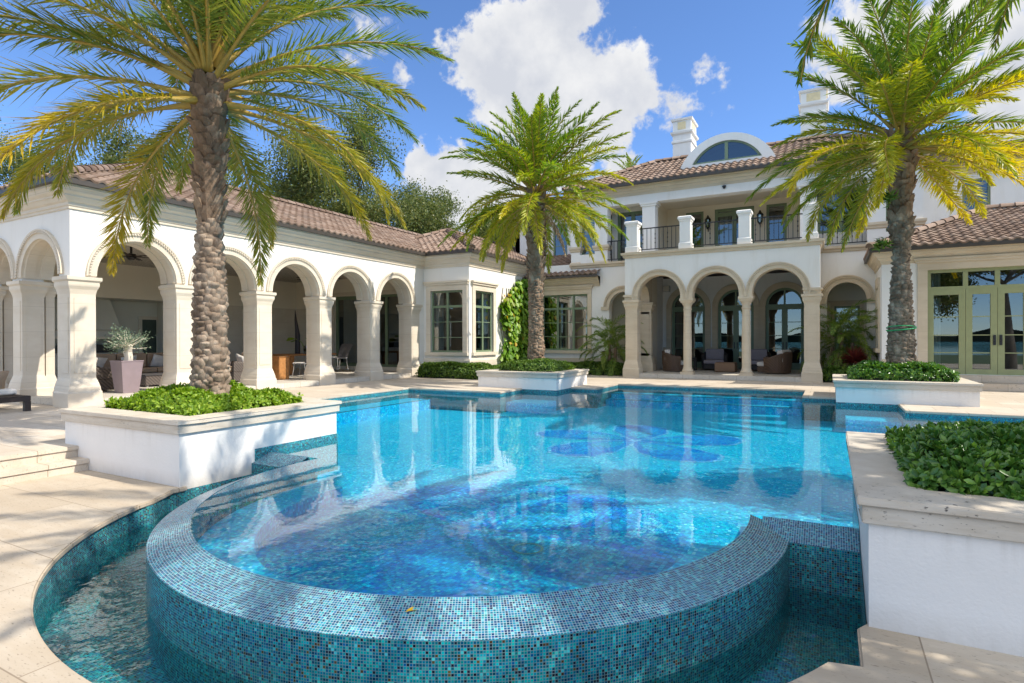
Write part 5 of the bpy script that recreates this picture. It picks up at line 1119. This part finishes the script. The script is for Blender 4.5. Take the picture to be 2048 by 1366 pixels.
for a, b in ((-18.1, 14.8), (-17.2, 14.8), (-18.1, 16.6), (-17.2, 16.6)): mb = MB(); mb.loft(W0, a-.02, a+.10, -b-.10, -b+.02, [(-.02, .15), (.01, .84)]); mb.build('leg', M['wood'], t)
def dining_chair(label, x, y, rz):
    if not hasattr(dining_chair, 'o'):
        t = thing('dining_chair', label, 'chair', (0, 0, .15), 'sling chairs round the dining table'); z = .15
        mb = MB(); soft(mb, -.23, .23, -.24, .22, z+.42, z+.48, .025); mb.build('seat', M['cushw'], t)
        mb = MB(); rr = [[(sx*(.22+.01*k), .22+.03*k+.012*k*k+dy, z+.46+.13*k) for sx, dy in ((-1, 0), (-.4, .03), (.4, .03), (1, 0), (1, .02), (.4, .05), (-.4, .05), (-1, .02))] for k in range(5)]; mb.rings(rr); mb.build('backrest', M['sling'], t)
        for sx, sy in ((-1, -1), (1, -1), (-1, 1), (1, 1)): mb = MB(); mb.tube([(sx*.21, sy*.2, z+.44), (sx*.215, sy*.215, z+.22), (sx*.23, sy*.26, z)], [.014, .013, .011], 6); mb.build('leg', M['alu'], t)
        mb = MB(); mb.tube([(-.23, -.23, z+.43), (.23, -.23, z+.43), (.23, .22, z+.43), (-.23, .22, z+.43), (-.23, -.23, z+.43)], .013, 6); mb.build('seat_frame', M['alu'], t)
        dining_chair.o = t; t.location = (x, y, .15); t.rotation_euler = (0, 0, rz)
    else: dup(dining_chair.o, (x, y, .15), rz, label)
dining_chair('dark sling chair with its back to the arch, nearest the wooden pedestal', -16.5, 14.75, -1.25); dining_chair('dark sling chair just behind the wooden pedestal, at the table corner', -17.45, 14.1, 2.9); dining_chair('dark sling chair at the far end of the table, half hidden by the fourth pillar', -16.35, 16.35, -1.7)
t = thing('table_plants', 'broad green leaves in a glass vase on the wooden dining table', 'vase of leaves', (-17.5, 15.8, .9)); mb = MB(); mb.lathe((-17.5, 15.8, .9), [(.05, 0), (.07, .02), (.08, .2), (.06, .3), (.055, .3), (.05, .1)], 14); mb.build('vase', M['glass'], t)
mb = MB(); q0 = (-17.5, 15.8, 1.0); lv = [((-.45, .05, .42), .42), ((.12, .25, .40), .34), ((.2, -.1, .5), .3), ((-.2, -.3, .46), .34), ((-.05, .3, .6), .3)]
P = []; T = []; N = []; LL = []
for d, l in lv: mb.tube([q0, (q0[0]+d[0]*.5, q0[1]+d[1]*.5, 1.0+d[2]*.8), (q0[0]+d[0], q0[1]+d[1], 1.0+d[2])], .008, 5); P.append((q0[0]+d[0], q0[1]+d[1], 1.0+d[2])); T.append((d[0], d[1], -.05)); N.append((.35, -.4, 1)); LL.append(l)
mb.build('stem', M['leaf_bed'], t); [leafmesh('leaf', np.array([a]), np.array([b]), np.array([c]), np.array([d]), np.array([d])*.8, M['leaf_bed'], t, 'broad', None, .1) for a, b, c, d in zip(P, T, N, LL)]
mb = MB(); mb.tube([(-17.7, 15.6, .9), (-17.72, 15.62, 1.6), (-17.80, 15.6, 2.2), (-17.83, 15.6, 2.55)], [.10, .09, .045, .01], 10); tag(mb.build('wood_sculpture', M['dkwood']), 'tall thin dark wooden spike standing on the dining table', 'sculpture')
t = thing('orchid', 'white flowering orchid in the corner beside the dark green door', 'orchid', (-18.5, 14.2, .15)); r = np.random.default_rng(93); mb = MB()
mb.lathe((-18.5, 14.2, .15), [(.16, 0), (.2, .7), (.17, .7), (.15, .3)], 14); mb.build('pot', M['sling'], t); mb = MB(); P = []
for k in range(4): a = k*1.6; pts = [(-18.5+.22*u*math.cos(a)*u, 14.2+.22*u*u*math.sin(a), .8+1.15*u-.25*u*u) for u in np.linspace(0, 1, 7)]; mb.tube(pts, .008, 5); P += [p for p in pts[3:] for _ in range(7)]
mb.build('stem', M['leaf_bed'], t); P = np.array(P)+r.normal(0, .05, (len(P), 3)); leafmesh('blossom', P, rand_dirs(r, len(P)), rand_dirs(r, len(P)), .075, .07, M['cushw'], t, 'broad'); q = 26; az = r.uniform(0, 6.28, q); leafmesh('leaf', np.tile([[-18.5, 14.2, .82]], (q, 1)), np.stack([np.cos(az), np.sin(az), .6+0*az], 1), np.stack([-.6*np.cos(az), -.6*np.sin(az), 1+0*az], 1), .34, .07, M['leaf_bed'], t, 'broad', None, .2)
def fan(label, x, y):
    t = thing('ceiling_fan', label, 'ceiling fan', (x, y, 4.0), 'ceiling fans in the pavilion'); mb = MB(); mb.lathe((x, y, 3.62), [(.03, .40), (.03, .12), (.11, .10), (.12, 0), (.06, -.06)], 14); mb.build('motor', M['iron'], t)
    for k in range(6): a = k*PI/3+.3; f = F(x, y, (math.cos(a), math.sin(a))); mb = MB(); mb.loft(f, .12, .85, -.055, .055, [(0, 3.655), (0, 3.668)]); mb.build('blade', M['dkwood'], t)
fan('dark ceiling fan inside the first arch', -16.4, 8.9); fan('dark ceiling fan deep inside the fourth arch', -16.6, 15.6)
tag((lambda mb: (mb.lathe((-16.0, 7.7, 3.35), [(.02, .72), (.02, .1), (.11, .05), (.12, -.05), (.08, -.1), (.0, -.1)], 14), mb.build('hanging_speaker', M['iron']))[1])(MB()), 'small round black speaker hanging inside the first arch', 'speaker')
# lounger and pillow at the left edge
t = thing('sun_lounger', 'dark framed sun lounger cut off by the left edge', 'sun lounger', (-14.4, 5.35, 0)); mb = MB(); abox(mb, -15.6, -13.5, 5.02, 5.12, .20, .31); abox(mb, -15.6, -13.5, 5.62, 5.72, .20, .31); abox(mb, -13.6, -13.5, 5.12, 5.62, .2, .31); mb.build('frame', M['dkwood'], t, bev=.008)
for a, b in ((-13.6, 5.02), (-13.6, 5.62), (-15.6, 5.02), (-15.6, 5.62)): mb = MB(); abox(mb, a, a+.1, b, b+.1, 0, .2); mb.build('leg', M['dkwood'], t)
mb = MB(); soft(mb, -15.6, -14.05, 5.04, 5.7, .311, .43, .04); mb.build('mattress', M['cushw'], t)
lounger = t; mb = MB(); c = Vector((-14.85, 5.35, .60)); R3 = Matrix.Rotation(.5, 3, 'Y'); rg = []
for k in range(9): th = PI*k/8-PI/2; rg.append([c+R3 @ Vector((.10*math.sin(th), .26*math.cos(th)**.6*a, .22*math.cos(th)**.6*b)) for a, b in ((-1, -1), (0, -.9), (1, -1), (.9, 0), (1, 1), (0, .9), (-1, 1), (-.9, 0))])
mb.rings(rg); tag(mb.build('pillow', M['cush'], smooth=True), 'tan pillow propped on the sun lounger at the left edge', 'pillow')
lounger.location.x -= .6
# portico seating
def tub(label, x, y, rz, wick, cush, w=.95, name='wicker_armchair'):
    t = thing(name, label, 'armchair', (0, 0, .15), 'wicker seats in the portico'); z = .15; mb = MB(); n = 20; rg = []
    for k, (zz, s) in enumerate(((z+.03, .92), (z+.3, .98), (z+.56, 1.02), (z+.60, 1.0))):
        rg.append([(w/2*s*math.cos(a)*(1.0), w/2*s*math.sin(a)*.95, zz+(.20*max(0, math.sin(a)) if k > 1 else 0)) for a in [PI*1.15-PI*1.3*i/n-0 for i in range(n+1)]])
    inn = [[(x_*.78, y_*.78, z_) for x_, y_, z_ in q] for q in rg[::-1]]; rr = rg+inn; mb.rings(rr, caps=False, closed=False)
    for k in (0, n): mb.face([q[k] for q in rr])
    mb.build('frame', M[wick], t); mb = MB(); soft(mb, -w*.36, w*.36, -w*.46, w*.30, z+.05, z+.26, .02); mb.build('base', M[wick], t)
    mb = MB(); soft(mb, -w*.36, w*.36, -w*.48, w*.28, z+.26, z+.42, .05); mb.build('seat_cushion', M[cush], t); mb = MB(); soft(mb, -w*.33, w*.33, w*.18, w*.36, z+.40, z+.86, .06); mb.build('back_cushion', M[cush], t)
    t.location = (x, y, .15); t.rotation_euler = (0, 0, rz); return t
tub('brown wicker armchair with a white cushion behind the left portico column', -5.35, 23.3, PI/2+.2, 'wick2', 'cushw', 1.05); tub('large brown wicker armchair seen from its back beside the right portico pillar', -1.72, 23.3, -PI/2-.35, 'wick2', 'cushw', 1.1)
tub('black wicker armchair with mauve cushions facing the pool in the middle of the portico', -4.15, 25.0, .1, 'wick4', 'cush2', 1.05); tub('black wicker armchair with mauve cushions half hidden by the right portico column', -2.55, 25.0, -.1, 'wick4', 'cush2', 1.05)
t = thing('wicker_ottoman', 'tan wicker ottoman on the portico floor between the columns', 'ottoman', (-3.5, 23.65, .15)); mb = MB(); soft(mb, -3.86, -3.14, 23.3, 24.0, .17, .50, .03); mb.build('body', M['wick3'], t); mb = MB(); abox(mb, -3.84, -3.16, 23.32, 23.98, .50, .52); mb.build('lid', M['wick3'], t); mb = MB()
for a in (-3.83, -3.22):
    for b in (23.34, 23.9): abox(mb, a, a+.05, b, b+.05, .15, .175)
mb.build('foot', M['dkwood'], t)
t = thing('side_table', 'small black side table beside the left portico column', 'side table', (-4.95, 24.3, .15)); mb = MB(); abox(mb, -5.15, -4.75, 24.1, 24.5, .62, .67); mb.build('tabletop', M['wick4'], t)
for a in (-5.15, -4.80):
    for b in (24.1, 24.45): mb = MB(); abox(mb, a, a+.05, b, b+.05, .15, .62); mb.build('leg', M['wick4'], t)
mb = MB(); mb.lathe((-4.95, 24.3, .67), [(.05, 0), (.05, .22), (.02, .27), (.02, .33)], 10); tag(mb.build('bottle', M['cushw']), 'white bottle standing on the black side table', 'bottle')
def sconce(label, x):
    t = thing('wall_lantern', label, 'wall lantern', (x, 26.38, 6.3), 'black lanterns on the balcony wall'); c = (x, 26.25, 6.25); mb = MB(); mb.lathe(c, [(.02, -.10), (.06, -.06), (.06, -.02), (.10, .0)], 6); mb.lathe(c, [(.10, .30), (.14, .31), (.05, .42), (.02, .5)], 6); mb.build('cage_cap', M['iron'], t)
    mb = MB()
    for k in range(6): a = k*PI/3; mb.tube([(x+.085*math.cos(a), 26.25+.085*math.sin(a), 6.25), (x+.115*math.cos(a), 26.25+.115*math.sin(a), 6.56)], .01, 4)
    mb.tube([(x, 26.25, 6.15), (x, 26.32, 6.05), (x, 26.4, 6.2)], .014, 5); mb.build('bracket', M['iron'], t); mb = MB(); mb.lathe(c, [(.075, .0), (.10, .30)], 6); mb.build('glass_body', M['glass'], t)
sconce('black wall lantern left of the balcony french door', -4.62); sconce('black wall lantern right of the balcony french door', -2.54)
mb = MB(); mb.lathe((-3.5, 23.27, 7.17), [(.055, -.02), (.05, -.055), (.03, -.08), (0, -.09)], 14); mb.lathe((-3.5, 23.27, 7.17), [(.07, .03), (.07, -.02), (.05, -.02)], 14); tag(mb.build('security_camera', M['iron']), 'small black dome camera on the lintel above the balcony', 'security camera')
t = thing('wall_speaker', 'white box speaker high on the wall in the portico left corner', 'speaker', (-6.4, 26.35, 3.65)); mb = MB(); abox(mb, -6.56, -6.26, 26.18, 26.38, 3.52, 3.80); mb.build('box', M['cushw'], t, bev=.01); mb = MB(); abox(mb, -6.53, -6.29, 26.17, 26.18, 3.55, 3.77); mb.build('grille', M['cream'], t)
mb = MB(); mb.tube([(1.45+.285*math.cos(a), 16.2+.285*math.sin(a), 1.62+.03*math.sin(a+1.2)) for a in np.linspace(0, 2*PI, 25)], .016, 5, caps=False); mb.tube([(1.45+.287*math.cos(a), 16.2+.287*math.sin(a), 1.66-.04*math.sin(a)) for a in np.linspace(0, 2*PI, 25)], .012, 5, caps=False); tag(mb.build('string', M['stringg']), 'green string tied round the trunk of the yellowing palm', 'string')
for (x, y, z, lb) in ((1.05, 16.0, 3.55, 'small green fern growing from the left of the yellowing palm trunk'), (1.2, 15.85, 4.6, 'green air plants sprouting high on the yellowing palm trunk')):
    r = np.random.default_rng(int(z*10)); n = 60; az = r.uniform(0, 6.28, n); T = np.stack([np.cos(az)*.8-.4, np.sin(az)*.8-.4, r.uniform(-.3, .8, n)], 1); tag(leafmesh('epiphyte', np.array([[x, y, z]])+r.normal(0, .05, (n, 3)), T, rand_dirs(r, n), .22, .05, M['leaf_hedge'], None, 'tri2', None, .2), lb, 'plant')
r = np.random.default_rng(1); tag(leafmesh('fallen_leaf', np.array([[-2.10, 2.60, -.128]]), np.array([[.5, 1, .08]]), np.array([[0, -.2, 1.]]), .085, .04, M['yellow'], None, 'broad', None, .1), 'single yellow leaf lying on the mosaic edge', 'leaf')
